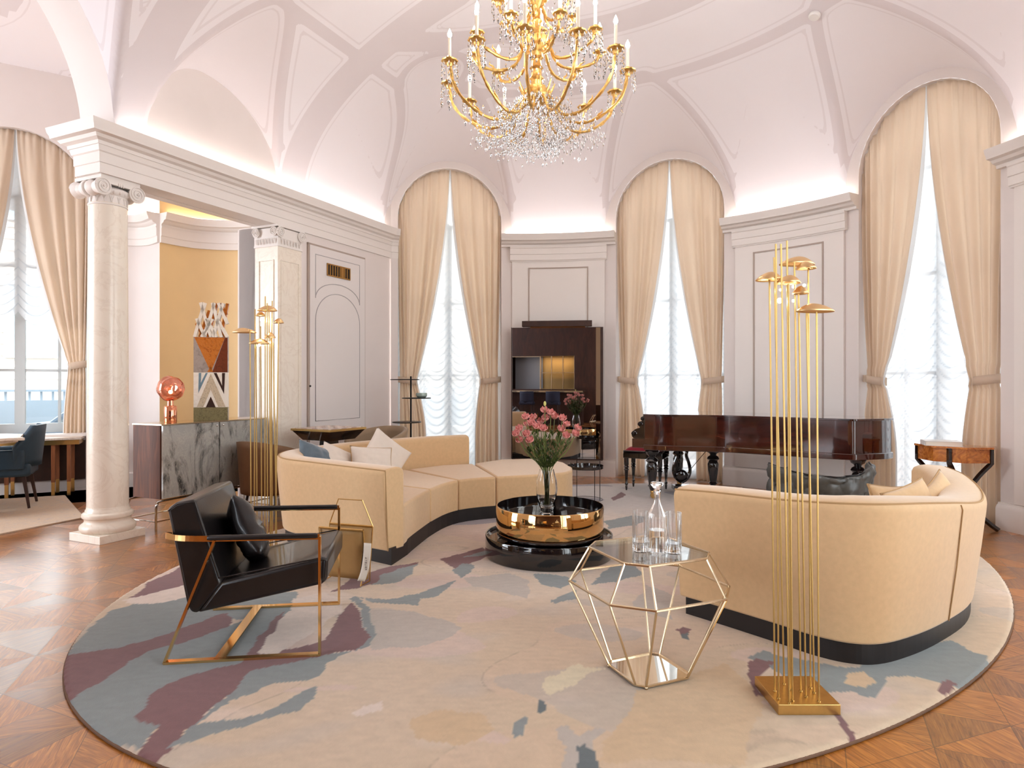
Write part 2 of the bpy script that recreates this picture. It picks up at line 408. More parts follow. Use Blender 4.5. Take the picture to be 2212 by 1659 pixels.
def ceil_z(x, y):
    return max([zdome(x, y)] + [zpen(p, x, y) for p in PENS])
A_CH = math.degrees(math.atan2(V.y, V.x))
def brad(a):
    for k in WANG:
        d = (a - k + 180) % 360 - 180
        if abs(d) <= 9.435: return WD / math.cos(R(d))
    d = (a - A_CH + 180) % 360 - 180
    if abs(d) < 42.05: return VD / math.cos(R(d))
    return RR
angs = set(round(-180 + .5 * i, 3) for i in range(720))
for k in WANG: angs |= {round(k - 9.43, 3), round(k + 9.43, 3)}
angs |= {round(((A_CH + d + 180) % 360) - 180, 3) for d in (-42.04, 42.04)}
angs = sorted(angs); NA = len(angs)
TS = [0, .08, .16, .24, .32, .4] + [.4 + .6 * (1 - (1 - i / 52) ** 1.6) for i in range(1, 53)]
mb = MB(); vs = []
for a in angs:
    rb = brad(a); c_, s_ = math.cos(R(a)), math.sin(R(a))
    for t_ in TS[1:]:
        x, y = C0[0] + rb * t_ * c_, C0[1] + rb * t_ * s_; vs.append((x, y, ceil_z(x, y)))
nt = len(TS) - 1
fs = [(i * nt + j, ((i + 1) % NA) * nt + j, ((i + 1) % NA) * nt + j + 1, i * nt + j + 1) for i in range(NA) for j in range(nt - 1)]
vs.append((C0[0], C0[1], ZC + PB)); fs += [(i * nt, len(vs) - 1, ((i + 1) % NA) * nt) for i in range(NA)]
mb.add(vs, fs)
def ceil_mat():
    t = NT('vault_plaster'); a = t.new('ShaderNodeAttribute', attribute_name='band')
    b = t.math('LESS_THAN', a.outputs['Fac'], 0.0)
    l1 = t.math('LESS_THAN', t.math('ABSOLUTE', t.math('SUBTRACT', a.outputs['Fac'], .05)), .008)
    c = t.mix(t.math('MULTIPLY', b, 1.0), srgb(244, 239, 242), srgb(229, 221, 223))
    c = t.mix(t.math('MULTIPLY', l1, .6), c, srgb(229, 221, 223))
    t.set(t.b.inputs['Base Color'], c); t.b.inputs['Roughness'].default_value = .8
    return t.m
M['ceil'] = ceil_mat()
ceil = struct(mb, 'ceiling', M['ceil'], weld=False, fixn=False, ang=60)
vals = []
for v in ceil.data.vertices:
    x, y, z = v.co; q = Vector((x, y)) - CV; r = q.length; a = math.degrees(math.atan2(q.y, q.x)); vc = q.dot(V)
    s = (Vector((x, y)) - FO).dot(U)
    zd = zdome(x, y); b = 9
    onp = [zpen(p, x, y) for p in PENS]; inside = max(onp) > zd + .02
    if not inside:
        if a < 121 and vc < 2.5: b = min(b, abs(r - 3.27) - .06)
        if a < 128 and s > -3 and vc < 2.2: b = min(b, abs(r - 2.40) - .14)
        if s < 3.0 and s > .3: b = min(b, abs(vc - 2.43) - .055)
        if vc > .6:
            b = min(b, abs(s - 2.27) - .19, abs(s - .31) - .18)
    for p, zp in zip(PENS, onp):
        if zp > -8:
            e = .02; g0 = zp - zd
            gx = (zpen(p, x + e, y) - zdome(x + e, y)) - g0; gy = (zpen(p, x, y + e) - zdome(x, y + e)) - g0
            gr = math.hypot(gx, gy) / e
            if gr < 40 and gr > .05: b = min(b, abs(g0 / gr) - .055)
    vals.append(b)
at = ceil.data.attributes.new('band', 'FLOAT', 'POINT'); at.data.foreach_set('value', vals)

# ------------------------------------------------------------------ walls of the round room
walls = {'right': MB(), 'back': MB(), 'left': MB()}
def wall_col(m, a0, a1, zf):
    p = []
    for a in (a0, a1):
        r = brad(a); x, y = C0[0] + r * math.cos(R(a)), C0[1] + r * math.sin(R(a)); zz = zf(a, x, y)
        p.append((x, y, zz[0], zz[1]))
    if p[0][3] - p[0][2] < 1e-3 and p[1][3] - p[1][2] < 1e-3: return
    m.add([(p[0][0], p[0][1], p[0][2]), (p[1][0], p[1][1], p[1][2]), (p[1][0], p[1][1], p[1][3]), (p[0][0], p[0][1], p[0][3])], [(0, 1, 2, 3)])
for i in range(NA):
    a0, a1 = angs[i], angs[(i + 1) % NA]
    if a1 < a0: a1 += 360
    am = (a0 + a1) / 2; am = (am + 180) % 360 - 180
    m = walls['right'] if -60 < am < 60 else walls['back'] if am >= 60 and am < 113.3 else walls['left']
    top = lambda x, y: max(ZC, ceil_z(x, y))
    dch = (am - A_CH + 180) % 360 - 180
    if abs(dch) < 42.03:                                   # chord: only above the entablature
        p = pol(am, brad(am)); s = (Vector(p) - FO).dot(U)
        if s > .13: wall_col(m, a0, a1, lambda a, x, y: (ZC - .05, top(x, y)))
        continue
    wk = [k for k in WANG if abs(am - k) < 9.43]
    if wk:
        k = wk[0]
        def zf(a, x, y, k=k):
            s = WD * math.tan(R(a - k)); s = max(-.77, min(.77, s)); return (3.8 + math.sqrt(max(0, .77 ** 2 - s * s)), top(x, y))
        n = 4
        for j in range(n): wall_col(m, a0 + (a1 - a0) * j / n, a0 + (a1 - a0) * (j + 1) / n, zf)
    elif -135 < am < -64:
        wall_col(m, a0, a1, lambda a, x, y: (3.2, top(x, y)))
    else:
        wall_col(m, a0, a1, lambda a, x, y: (0, top(x, y)))
for k, m in walls.items(): struct(m, 'wall_' + k, M['wall'], ang=50, fixn=False)

def arc_path(a0, a1, r=RR, n=24): return [pol(a0 + (a1 - a0) * i / n, r) for i in range(n + 1)]
CORN = [(-.02, 3.43), (.05, 3.43), (.055, 3.46), (.10, 3.475), (.12, 3.50), (.17, 3.51), (.175, 3.535), (.19, 3.56), (.20, 3.60), (-.02, 3.60)]
FRZ = [(-.02, 3.21), (.05, 3.21), (.055, 3.225), (.065, 3.23), (.065, 3.31), (.075, 3.315), (.075, 3.40), (.085, 3.41), (.09, 3.435), (-.02, 3.435)]
def arcbox(mb, a0, a1, o0, o1, z0, z1, n=16):
    mb.sweep(arc_path(a0, a1, RR, n), [(o0, z0), (o1, z0), (o1, z1), (o0, z1)])
piers = [(93.2, 72.2, 'back'), (53.4, 32.3, 'right'), (13.5, -7.6, 'right'), (-26.4, -47.6, 'right')]
led = MB(); corn = MB(); base = MB(); lines = MB()
for (ah, al, sd) in piers:
    mb = corn; mb.sweep(arc_path(al, ah), CORN)
    mb.sweep(arc_path(al + 1.6, ah - 1.6), FRZ)
    arcbox(mb, al + 2.0, ah - 2.0, -.01, .035, .26, 3.22)           # slightly raised pilaster field
    base.sweep(arc_path(al, ah), [(-.02, 0), (.06, 0), (.06, .20), (.045, .23), (.03, .24), (.03, .255), (-.02, .255)])
    pa, pb = al + 5.0, ah - 5.0
    for (x0, x1, z0, z1) in ((pa, pb, 3.10, 3.118), (pa, pb, .50, .518), (pa, pa + .2, .5, 3.118), (pb - .2, pb, .5, 3.118)):
        arcbox(lines, x0, x1, .03, .046, z0, z1)
    arcbox(led, al + .8, ah - .8, .07, .10, 3.615, 3.625)
cw = [(108, 'x')]
# end stub between the colonnade and window one, and the wall strip behind the camera
for (al, ah) in ((112.1, 113.4), (-180 + 17.6, -136)):
    pass
pth = [cl(4.246 - .0, 0)] ; 
left_path = [pol(112.1, RR), pol(113.3, RR), cl(-.0 + 0, 0)]
# cornice and frieze of the colonnade, wrapping the free end over the column
LW = .34
def chord_run(o0, o1, z0, z1):
    return None
path_l = [pol(111.98, RR), pol(113.28, RR), (cl(0, 0)), (cl(0, LW)), (cl(2.2, LW))]
ent = MB()
CORNL = [(-.1, 3.43)] + [(o * .78, z) for (o, z) in CORN[1:-1]] + [(-.1, 3.60)]
corn.sweep(path_l, CORNL)
ent.sweep(path_l, [(-.1, 3.20), (0.0, 3.20), (0.0, 3.285), (.008, 3.29), (.008, 3.375), (.02, 3.385), (.03, 3.43), (-.1, 3.43)])
ent.prism([cl(.005, .005), cl(4.2, .005), cl(4.2, LW - .005), cl(.005, LW - .005)], 3.205, 3.59)
struct(ent, 'trim_entablature', M['trim'], smooth=False)
struct(corn, 'trim_cornice', M['trim'], ang=30)
# led strips on top of the cornices
led.prism([cl(.2, -.05), cl(4.1, -.05), cl(4.1, -.08), cl(.2, -.08)][::-1], 3.612, 3.622)
base.sweep([cl(2.42, .02), cl(4.23, .02), pol(112.1, RR)][::-1], [(-.02, 0), (.06, 0), (.06, .20), (.045, .23), (.03, .24), (.03, .255), (-.02, .255)])
struct(base, 'baseboard_round_room', M['trim'])
struct(lines, 'trim_panel_lines', M['line'])
tag(struct(led, 'trim_cove_light', M['cove']), None)

# lower wall with the flush door, beside the opening
lw = MB(); lw.prism([cl(2.42, .02), cl(4.28, .02), cl(4.28, .62), cl(2.06, .62), cl(2.06, .30), cl(2.42, .30)], 0, 3.21)
lw.prism([cl(.14, .005), cl(2.1, .005), cl(2.1, .03), cl(.14, .03)], 3.58, 3.61)
struct(lw, 'wall_door_side', M['wall'], smooth=False)
def chp(x, y, v):                                 # photograph pixel -> (s, z) on the plane v of the colonnade
    k = (x - CXP) / F; o = FO + V * v; s = (k * o.y - o.x) / (U.x - k * U.y); D = o.y + s * U.y
    return s, CH - (y - HZ) / F * D
def chline(mb, pts, v, wd=.006, dp=.006, closed=False):
    P = [cl(s, v, z) for s, z in pts]; mb.tube(P, wd, 4, closed=closed)
door = MB(); door.prism([cl(2.56, -.01), cl(3.63, -.01), cl(3.63, .04), cl(2.56, .04)], .01, 3.07)
dr = struct(door, 'door_1', M['wall_cream'], smooth=False)
g = MB(); g.prism([cl(2.535, .0), cl(2.56, .0), cl(2.56, .04), cl(2.535, .04)], 0, 3.095); g.prism([cl(3.63, .0), cl(3.65, .0), cl(3.65, .04), cl(3.63, .04)], 0, 3.095); g.prism([cl(2.535, .0), cl(3.65, .0), cl(3.65, .04), cl(2.535, .04)], 3.07, 3.095)
g.build('door_gap', M['line'], dr, smooth=False)
g = MB(); s0, z0 = chp(681.5, 549.5, -.01); s1, z1 = chp(776.6, 573, -.01); zm = (z0 + z1) / 2; sm, zt = chp(728.6, 615, -.01); zb = (chp(681.5, 644, -.01)[1] + chp(776.6, 659, -.01)[1]) / 2
mid = (s0 + s1) / 2; hw = (s1 - s0) / 2
arc = [(mid + hw * math.cos(math.pi * i / 20), zb + (zt - zb) * math.sin(math.pi * i / 20)) for i in range(21)]
chline(g, [(s1, zm), (s0, zm)] + arc[::-1], -.01, .006, closed=True)
za = chp(728.6, 636, -.01)[1]; zs_ = chp(681.5, 690, -.01)[1]; zl = chp(728, 906, -.01)[1]
arc = [(mid + hw * math.cos(math.pi * i / 20), zs_ + (za - zs_) * math.sin(math.pi * i / 20)) for i in range(21)]
chline(g, [(s0, zl), (s1, zl)] + arc, -.01, .006, closed=True)
g.build('door_moulding', M['linegrey'], dr)
g = MB(); s, z = chp(671, 834, -.02); g.sphere(cl(s, -.015, z), .012); g.build('door_lock', M['black'], dr)
# brass vent in the door
va, vb = chp(707, 567, -.02), chp(757, 606, -.02); zt = chp(707, 568, -.02)[1]; zb = chp(707, 595, -.02)[1]
g = MB(); 
for (a, b, c, d) in ((va[0], vb[0], zt - .014, zt), (va[0], vb[0], zb, zb + .014), (va[0], va[0] + .014, zb, zt), (vb[0] - .014, vb[0], zb, zt)):
    g.prism([cl(a, -.022), cl(b, -.022), cl(b, -.008), cl(a, -.008)], c, d)
vent = g.build('vent_grille', M['grille'], None, smooth=False); tag(vent, 'small brass vent grille set high in the flush white door', 'vent')
g = MB(); g.prism([cl(va[0], -.012), cl(vb[0], -.012), cl(vb[0], -.008), cl(va[0], -.008)], zb, zt); g.build('vent_back', M['darkgap'], vent, smooth=False)
g = MB()
for i in range(1, 9):
    s = va[0] + .014 + (vb[0] - va[0] - .028) * i / 9
    wd = .008 if i != 6 else .03
    g.prism([cl(s - wd, -.018), cl(s + wd, -.018), cl(s + wd, -.012), cl(s - wd, -.012)], zb, zt)
g.build('vent_slats', M['grille'], vent, smooth=False)

# ------------------------------------------------------------------ Ionic capital, column, pilaster
def spiral(mb, c, ex, ez, ey, r0, depth, turns=2.2):
    """volute: disc with a raised spiral on its face; ex/ez span the face, ey points out"""
    c, ex, ey, ez = Vector(c), Vector(ex), Vector(ey), Vector(ez)
    rot = Matrix((ex, ez, ey)).transposed()
    mb.lathe([(r0 * .9, -depth), (r0 * .96, -depth * .85), (r0 * .62, 0 - depth * .5), (r0 * .96, -depth * .12), (r0, -.004), (r0 * .9, 0), (.001, 0)], c, 24, rot)
    pts = []
    for i in range(44):
        t = i / 43; a = t * turns * 2 * math.pi; r = r0 * (.95 - .78 * t)
        pts.append(c + ex * r * math.cos(a) + ez * r * math.sin(a) + ey * .004)
    mb.tube(pts, .006, 6); mb.sphere(c + ey * .006, r0 * .13, 8, 6)
col = MB(); ca = cl(.21, .21)
r0 = .163
prof = [(r0 * .99, .28), (r0 * 1.06, .28), (r0 * 1.09, .27), (r0 * 1.09, .255), (r0 * 1.05, .25)]
col_root = thing('marble_column', 'round white marble column with scroll capital standing at the end of the opening', 'column', (ca[0], ca[1], 0), math.atan2(U.y, U.x), kind='structure')
m = MB(); m.box((0, 0, .035), (.42, .42, .07)); part(m, 'plinth', M['marble'], col_root, smooth=False, bevel=.003)
m = MB(); m.lathe([(.15, .07), (.205, .07), (.218, .085), (.222, .11), (.216, .13), (.2, .145), (.19, .15), (.182, .165), (.183, .185), (.19, .195), (.2, .2), (.204, .215), (.2, .232), (.188, .24), (.178, .245), (.176, .262), (.168, .272), (.166, .29), (.15, .3)], n=48)
part(m, 'base', M['marble'], col_root)
m = MB(); m.lathe([(.164 - .012 * (i / 20) ** 1.5, .285 + 2.70 * i / 20) for i in range(21)], n=48); part(m, 'shaft', M['marble'], col_root)
m = MB(); m.lathe([(.15, 2.96), (.157, 2.965), (.157, 2.975), (.151, 2.98), (.152, 3.05), (.165, 3.06), (.178, 3.085), (.178, 3.1), (.15, 3.12)], n=40)
for k in range(20):
    a = 2 * math.pi * k / 20; m.sphere((.166 * math.cos(a), .166 * math.sin(a), 3.078), .02, 8, 6, (.7, .9, 1))
for k in range(16):                                # palmettes on the necking
    a = 2 * math.pi * k / 16
    for q in (-.5, 0, .5):
        b = Vector((.155 * math.cos(a), .155 * math.sin(a), 2.985)); tn = Vector((-math.sin(a), math.cos(a), 0))
        m.tube([b, b + Vector((0, 0, .03)) + tn * .012 * q, b + Vector((0, 0, .055)) + tn * .035 * q], [.004, .004, .002], 5)
m.box((0, 0, 3.185), (.36, .36, .03))
part(m, 'capital', M['trim'], col_root, ang=50)
m = MB()
for ys in (-1, 1):                                 # front faces are at local -y (towards the room) and +y
    for xs in (-1, 1):
        spiral(m, (xs * .155, ys * .178, 3.10), (xs, 0, 0), (0, 0, 1), (0, ys, 0), .075, .16)
    m.box((0, ys * .165, 3.152), (.31, .03, .04))
for xs in (-1, 1):                                 # bolster between the scrolls
    m.lathe([(.066, -.17), (.045, -.05), (.042, 0), (.045, .05), (.066, .17)], (xs * .155, 0, 3.10), 20, Matrix.Rotation(R(90), 3, 'X'))
for q in (-.02, 0, .02):
    for ys in (-1, 1): m.sphere((q, ys * .182, 3.14), .011, 6, 5, (.8, .6, 1.8))
part(m, 'volutes', M['trim'], col_root)
pil = thing('marble_pilaster', 'flat white marble pilaster with carved capital between the opening and the door', 'pilaster', (*cl(2.04, .0), 0), math.atan2(U.y, U.x), kind='structure')
m = MB(); m.box((.19, .17, 1.62), (.38, .35, 2.7)); part(m, 'shaft', M['marble'], pil, smooth=False)
m = MB()
for (h0, h1, e) in ((0, .09, .05), (.09, .14, .035), (.14, .17, .02), (.17, .21, .03), (.21, .25, .012), (.25, .28, .006)): m.box((.19, .17, (h0 + h1) / 2), (.38 + 2 * e, .35 + 2 * e, h1 - h0))
part(m, 'base', M['marble'], pil, bevel=.008)
m = MB(); 
for (x0, x1) in ((.05, .05), (.33, .33)): m.box((x0, -.006, 1.55), (.012, .012, 2.5))
m.box((.19, -.006, 2.8), (.28, .012, .012)); m.box((.19, -.006, .35), (.28, .012, .012)); m.box((-.006, .06, 1.55), (.012, .012, 2.5)); m.box((-.006, .28, 1.55), (.012, .012, 2.5)); m.box((-.006, .17, 2.8), (.012, .22, .012))
part(m, 'shaft_moulding', M['marble'], pil, smooth=False)
m = MB(); m.box((.19, .17, 3.07), (.39, .36, .2)); m.box((.19, .17, 3.19), (.44, .4, .025)); m.box((.19, .17, 2.965), (.40, .37, .02))
for xs in (0, 1):
    spiral(m, (.02 + xs * .34, -.035, 3.12), (1 if xs else -1, 0, 0), (0, 0, 1), (0, -1, 0), .062, .1)
    spiral(m, (-.035, .03 + xs * .27, 3.12), (0, 1 if xs else -1, 0), (0, 0, 1), (-1, 0, 0), .055, .06)
for i in range(7):
    for q in (-1, 0, 1):
        m.tube([(.05 + i * .047, -.018, 2.985), (.05 + i * .047 + q * .006, -.026, 3.02), (.05 + i * .047 + q * .017, -.022, 3.05)], [.005, .005, .002], 5)
        m.tube([(-.018, .03 + i * .045, 2.985), (-.026, .03 + i * .045 + q * .006, 3.02), (-.022, .03 + i * .045 + q * .017, 3.05)], [.005, .005, .002], 5)
part(m, 'capital', M['trim'], pil)

# ------------------------------------------------------------------ arch to the salon, salon walls and ceiling
ar = MB(); N = 40                                   # soffit of the arch (thickness of the wall)
pa = [(-1.54 + 1.67 * math.cos(math.pi * i / N), ZC + 1.67 * math.sin(math.pi * i / N)) for i in range(N + 1)]
ar.add([cl(s, 0, z) for s, z in pa] + [cl(s, .46, z) for s, z in pa], [(i, i + 1, N + 2 + i, N + 1 + i) for i in range(N)])
for i in range(N):                                  # face of the wall seen from the salon
    a, b = pa[i], pa[i + 1]; ar.add([cl(a[0], .46, a[1]), cl(b[0], .46, b[1]), cl(b[0], .46, 5.9), cl(a[0], .46, 5.9)], [(0, 1, 2, 3)])
ar.add([cl(.13, .46, 3.58), cl(5, .46, 3.58), cl(5, .46, 5.9), cl(.13, .46, 5.9)], [(0, 1, 2, 3)])
ar.add([cl(-3.21, .46, 3.6), cl(-7, .46, 3.6), cl(-7, .46, 5.9), cl(-3.21, .46, 5.9)], [(0, 1, 2, 3)])
ar.add([cl(.1, 0, 3.6), cl(4.2, 0, 3.6), cl(4.2, .46, 3.6), cl(.1, .46, 3.6)], [(0, 1, 2, 3)])
struct(ar, 'wall_arch', M['wall'], fixn=False)
e2 = MB(); e2.prism([cl(-3.1, 0), cl(-7, 0), cl(-7, .46), cl(-3.1, .46)][::-1], 0, 3.6); struct(e2, 'wall_near_left', M['wall'], smooth=False)
# salon wall line in plan
WC = Vector((-6.2, 8.07)); WDIR = Vector((.894, .447)).normalized(); WN = Vector((WDIR.y, -WDIR.x))
wa = WC - WDIR * .77; wb = WC + WDIR * .77
sal = MB()
def vwall(mb, p, q, z0=0, z1=6.2): mb.add([(p[0], p[1], z0), (q[0], q[1], z0), (q[0], q[1], z1), (p[0], p[1], z1)], [(0, 1, 2, 3)])
lft = WC - WDIR * 2.6
vwall(sal, lft, wa); vwall(sal, wb, WC + WDIR * .86)
for i in range(24):                                 # above the arch
    s0_, s1_ = -.77 + 1.54 * i / 24, -.77 + 1.54 * (i + 1) / 24
    p0, p1 = WC + WDIR * s0_, WC + WDIR * s1_; z0_, z1_ = 3.8 + math.sqrt(max(0, .77 ** 2 - s0_ ** 2)), 3.8 + math.sqrt(max(0, .77 ** 2 - s1_ ** 2))
    sal.add([(p0.x, p0.y, z0_), (p1.x, p1.y, z1_), (p1.x, p1.y, 6.2), (p0.x, p0.y, 6.2)], [(0, 1, 2, 3)])
vwall(sal, wa, wb, 0, .74)
niche_w = cat_rom([tuple(WC + WDIR * .86), (-5.12, 8.68), (-4.86, 8.66), (-4.60, 8.46)], 6)
for p, q in zip(niche_w, niche_w[1:]): vwall(sal, p, q)
vwall(sal, lft, (lft.x - .3, lft.y - .1)); 
vwall(sal, (-9.6, 5.6), (lft.x, lft.y)); vwall(sal, (-9.6, 5.6), (-9.6, 5.35)); vwall(sal, (-9.6, 5.35), (-9.6, 1.5), 0, .5); vwall(sal, (-9.6, 5.35), (-9.6, 1.5), 4.4, 6.2); vwall(sal, (-9.6, 1.5), (-9.6, -4)) 
struct(sal, 'wall_salon', M['wall'], fixn=False)
och = MB(); niche_o = cat_rom([(-4.60, 8.46), (-4.34, 8.84), (-3.85, 8.98), (-3.35, 8.85), (-2.95, 8.5)], 6)
for p, q in zip(niche_o, niche_o[1:]): vwall(och, p, q, 0, 6.2)
struct(och, 'wall_niche', M['ochre'], fixn=False)
cn = MB(); P = [tuple(WC + WDIR * .80)] + niche_w[2:]; cn.sweep(P, [(-.0, 3.22), (.03, 3.22), (.03, 3.3), (.04, 3.31), (.04, 3.4), (.05, 3.43)] + [(o * .8, z) for o, z in CORN[1:-1]] + [(-.0, 3.6)], left=False)
cn.sweep([(p[0], p[1]) for p in niche_w], [(0, 0), (.05, 0), (.05, .18), (.03, .2), (.03, .22), (0, .22)], left=False)
struct(cn, 'trim_salon_cornice', M['trim'])
cn = MB(); cn.sweep(niche_o, [(-.0, 3.22), (.03, 3.22), (.03, 3.3), (.04, 3.31), (.04, 3.4), (.05, 3.43)] + [(o * .8, z) for o, z in CORN[1:-1]] + [(-.0, 3.6)], left=False)
struct(cn, 'trim_niche_cornice', M['trim'])
led = MB(); led.sweep(niche_o[2:-2], [(.03, 3.612), (.07, 3.612), (.07, 3.622), (.03, 3.622)], left=False)
led.sweep(niche_w[3:-1], [(.03, 3.612), (.07, 3.612), (.07, 3.622), (.03, 3.622)], left=False)
struct(led, 'trim_niche_light', M['covew'])
jb = MB(); jb.prism([cl(2.06, .34), cl(2.06, .64), cl(2.4, .9), cl(3.2, 1.2), cl(3.2, .34)][::-1], 0, 3.2); struct(jb, 'wall_jamb', M['wall'], smooth=False)
# salon ceiling: shallow vault
def sz(u, v):
    return 4.60 + .85 * math.sqrt(max(0, 1 - ((v - 2.6) / 4.7) ** 2)) * math.sqrt(max(.02, 1 - ((u + 1.8) / 6.5) ** 2))
sc_ = MB(); sc_.grid(lambda a, b: cl(-7 + 12 * a, .4 + 7.6 * b, sz(-7 + 12 * a, .4 + 7.6 * b)), 60, 40)
sco = struct(sc_, 'ceiling.001', M['ceil'], weld=False)
vals = []
for v in sco.data.vertices:
    q = Vector((v.co.x, v.co.y)) - FO; u_, v_ = q.dot(U), q.dot(V)
    vals.append(min(abs(math.hypot(u_ + 1.0, v_ - 2.6) - 1.5) - .1, abs(math.hypot(u_ + 1.0, v_ - 2.6) - 2.6) - .05))
at = sco.data.attributes.new('band', 'FLOAT', 'POINT'); at.data.foreach_set('value', vals)

# room behind the camera: panelled wall, bar
bk = MB(); vwall(bk, (-6.4, -3.4), (-9.6, -4), 0, 6); vwall(bk, (6.2, -3.4), (6.2, -2.9), 0, 4.6); vwall(bk, (6.2, .6), (4.2, 1.4), 0, 4.6)
bk.add([(-9.6, -4, 4.6), (6.3, -4, 4.6), (6.3, 1.6, 4.6), (-9.6, 1.6, 4.6)], [(0, 1, 2, 3)])
for sx_ in (-1, 1):
    x = 6.2 * sx_ if sx_ > 0 else -6.2
    if sx_ > 0: vwall(bk, (x, -2.9), (x, .6), 0, .4); vwall(bk, (x, -2.9), (x, .6), 4.2, 4.6)
struct(bk, 'wall_entrance', M['wall'], fixn=False)
pw = MB(); XE = [-6.2, -5.3, -4.3, -3.3, -2.3, -1.1, 0, 1.2, 2.4, 3.6, 4.9, 6.2]
for i in range(11):
    for j in range(4):
        if j == 1 and i in (3, 4): continue
        pw.box(((XE[i] + XE[i + 1]) / 2, -3.3 + .008 * ((i * 3 + j * 5) % 3), .575 + j * 1.15), (XE[i + 1] - XE[i], .08, 1.15))
pw.box((0, -4.1, 2.3), (13, .1, 4.8))  # backing slab added to stop outside light leaking between the panels
struct(pw, 'wall_panelled', M['walnut'], smooth=False)
nb = MB(); nb.box((-1.7, -3.75, 1.72), (1.2, .03, 1.15)); nb.box((-1.7, -3.55, 1.16), (1.2, .45, .02)); nb.box((-1.7, -3.55, 2.3), (1.2, .45, .02))
struct(nb, 'wall_bar_niche', pr('niche_back', srgb(196, 160, 100), .5), smooth=False)
nb = MB(); nb.box((-2.8, -3.7, 1.72), (1.0, .03, 1.15)); struct(nb, 'wall_bar_window', pr('grey_drape', srgb(150, 150, 152), .8), smooth=False)
nb = MB()
for x in (-2.3, -1.9, -1.5, -1.1): nb.box((x, -3.3, 1.72), (.03, .1, 1.15))
nb.box((-2.8, -3.27, 2.28), (1.0, .04, .02)); nb.box((-1.7, -3.5, 1.72), (1.16, .3, .015))
struct(nb, 'trim_bar_niche', M['champagne'], smooth=False)
l = area('bar_niche_lamp', (-1.7, -3.45, 2.25), (-1.7, -3.6, 1.2), 1.0, .1, 14, (1, .72, .4))
# ------------------------------------------------------------------ windows, sheers, curtains
def local(c, sdir, tdir):
    """frame of a window: s along the wall, t outwards"""
    c = Vector((c[0], c[1])); sdir = Vector(sdir); tdir = Vector(tdir)
    return lambda s, t, z: (c.x + sdir.x * s + tdir.x * t, c.y + sdir.y * s + tdir.y * t, z)
def arch_pts(w_, zs, n=24, r=None): return [(w_ * math.cos(math.pi * i / n), zs + w_ * math.sin(math.pi * i / n)) for i in range(n + 1)]
ORD = {0: 'window between the door wall and the mirror pier', 1: 'window behind the piano keyboard end', 2: 'large window above the piano tail'}
def make_window(idx, L, sill=.0, seen=True, raised=None, label='', sheerlab='', mull=(-.0,), bars=(1.5, 2.6, 3.78)):
    H = .77
    rv = MB()                                     # reveal
    pts = [(H, 0)] + arch_pts(H, 3.8) + [(-H, 0)]
    rv.add([L(s, -.0, z) for s, z in pts] + [L(s, .42, z) for s, z in pts], [(i, i + 1, len(pts) + i + 1, len(pts) + i) for i in range(len(pts) - 1)])
    w_ = struct(rv, 'window_%d' % idx, M['wall'], fixn=False)
    fr = MB()
    fw = .06
    for s in (-H + .03, H - .03): fr.add(*boxL(L, s, .34, 1.9 + sill / 2, fw, .07, 3.8 - sill))
    fr.tube([L(s * .96, .34, 3.8 + (z - 3.8) * .96) for s, z in arch_pts(H, 3.8)], .04, 6)
    for s in mull: fr.add(*boxL(L, s, .34, 1.9 + sill / 2, .11, .07, 3.8 - sill))
    for s in (-.42, .42): fr.add(*boxL(L, s, .34, 1.9 + sill / 2, .03, .05, 3.8 - sill))
    for z in bars: fr.add(*boxL(L, 0, .34, z, 2 * H - .06, .05, .035))
    for s in (-.39, 0, .39): fr.add(*boxL(L, s, .34, 4.12, .03, .05, .66 if s else .72))
    fr.add(*boxL(L, 0, .34, sill + .06, 2 * H, .08, .12))
    fr.build('window_frame', M['steel_frame'], w_, smooth=False)
    gl = MB(); pg = [(H, sill)] + arch_pts(H, 3.8) + [(-H, sill)]
    gl.add([L(s, .35, z) for s, z in pg], [tuple(range(len(pg)))]); gl.build('window_pane', M['pane'], w_, smooth=False)
    if not seen: return w_
    z0 = .03 if raised is None else raised; NC = 4
    def fn(a, b):
        s = (-1 + 2 * a) * .755; cell = (a * NC) % 1.0; sag = 1 - (2 * cell - 1) ** 2
        zt = 3.8 + math.sqrt(max(.0, .76 ** 2 - s * s)); sagb = .0 if raised is None else .17 * sag
        z = (z0 - sagb) + (zt - z0 + sagb) * b
        amp = min(1, max(.12, (3.6 - z) / 1.6))
        ph = (z + .17 * sag * (.55 + .45 * amp) + .012 * noise.noise((s * 3, z * 2, idx))) / .115
        f = ph % 1.0; d = (.030 * amp) * (f ** .6) * (1 - (f > .9) * (f - .9) * 9) * (.35 + .65 * sag) - .012 * (1 - sag)
        return L(s, .20 - d, z)
    m = MB(); m.grid(fn, 72, 300)
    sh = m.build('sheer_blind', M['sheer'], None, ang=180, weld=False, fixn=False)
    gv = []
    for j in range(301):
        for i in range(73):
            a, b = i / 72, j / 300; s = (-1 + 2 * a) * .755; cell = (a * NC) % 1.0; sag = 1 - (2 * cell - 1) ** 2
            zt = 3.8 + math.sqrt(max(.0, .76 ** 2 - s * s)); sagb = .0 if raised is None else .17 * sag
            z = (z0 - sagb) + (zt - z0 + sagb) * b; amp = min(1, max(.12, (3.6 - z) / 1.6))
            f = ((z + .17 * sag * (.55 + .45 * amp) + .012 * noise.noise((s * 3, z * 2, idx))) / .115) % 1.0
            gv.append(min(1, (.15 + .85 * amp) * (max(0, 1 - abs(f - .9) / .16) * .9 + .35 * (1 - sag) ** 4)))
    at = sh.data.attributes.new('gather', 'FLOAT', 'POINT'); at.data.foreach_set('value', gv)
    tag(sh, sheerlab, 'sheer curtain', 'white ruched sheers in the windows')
    return w_
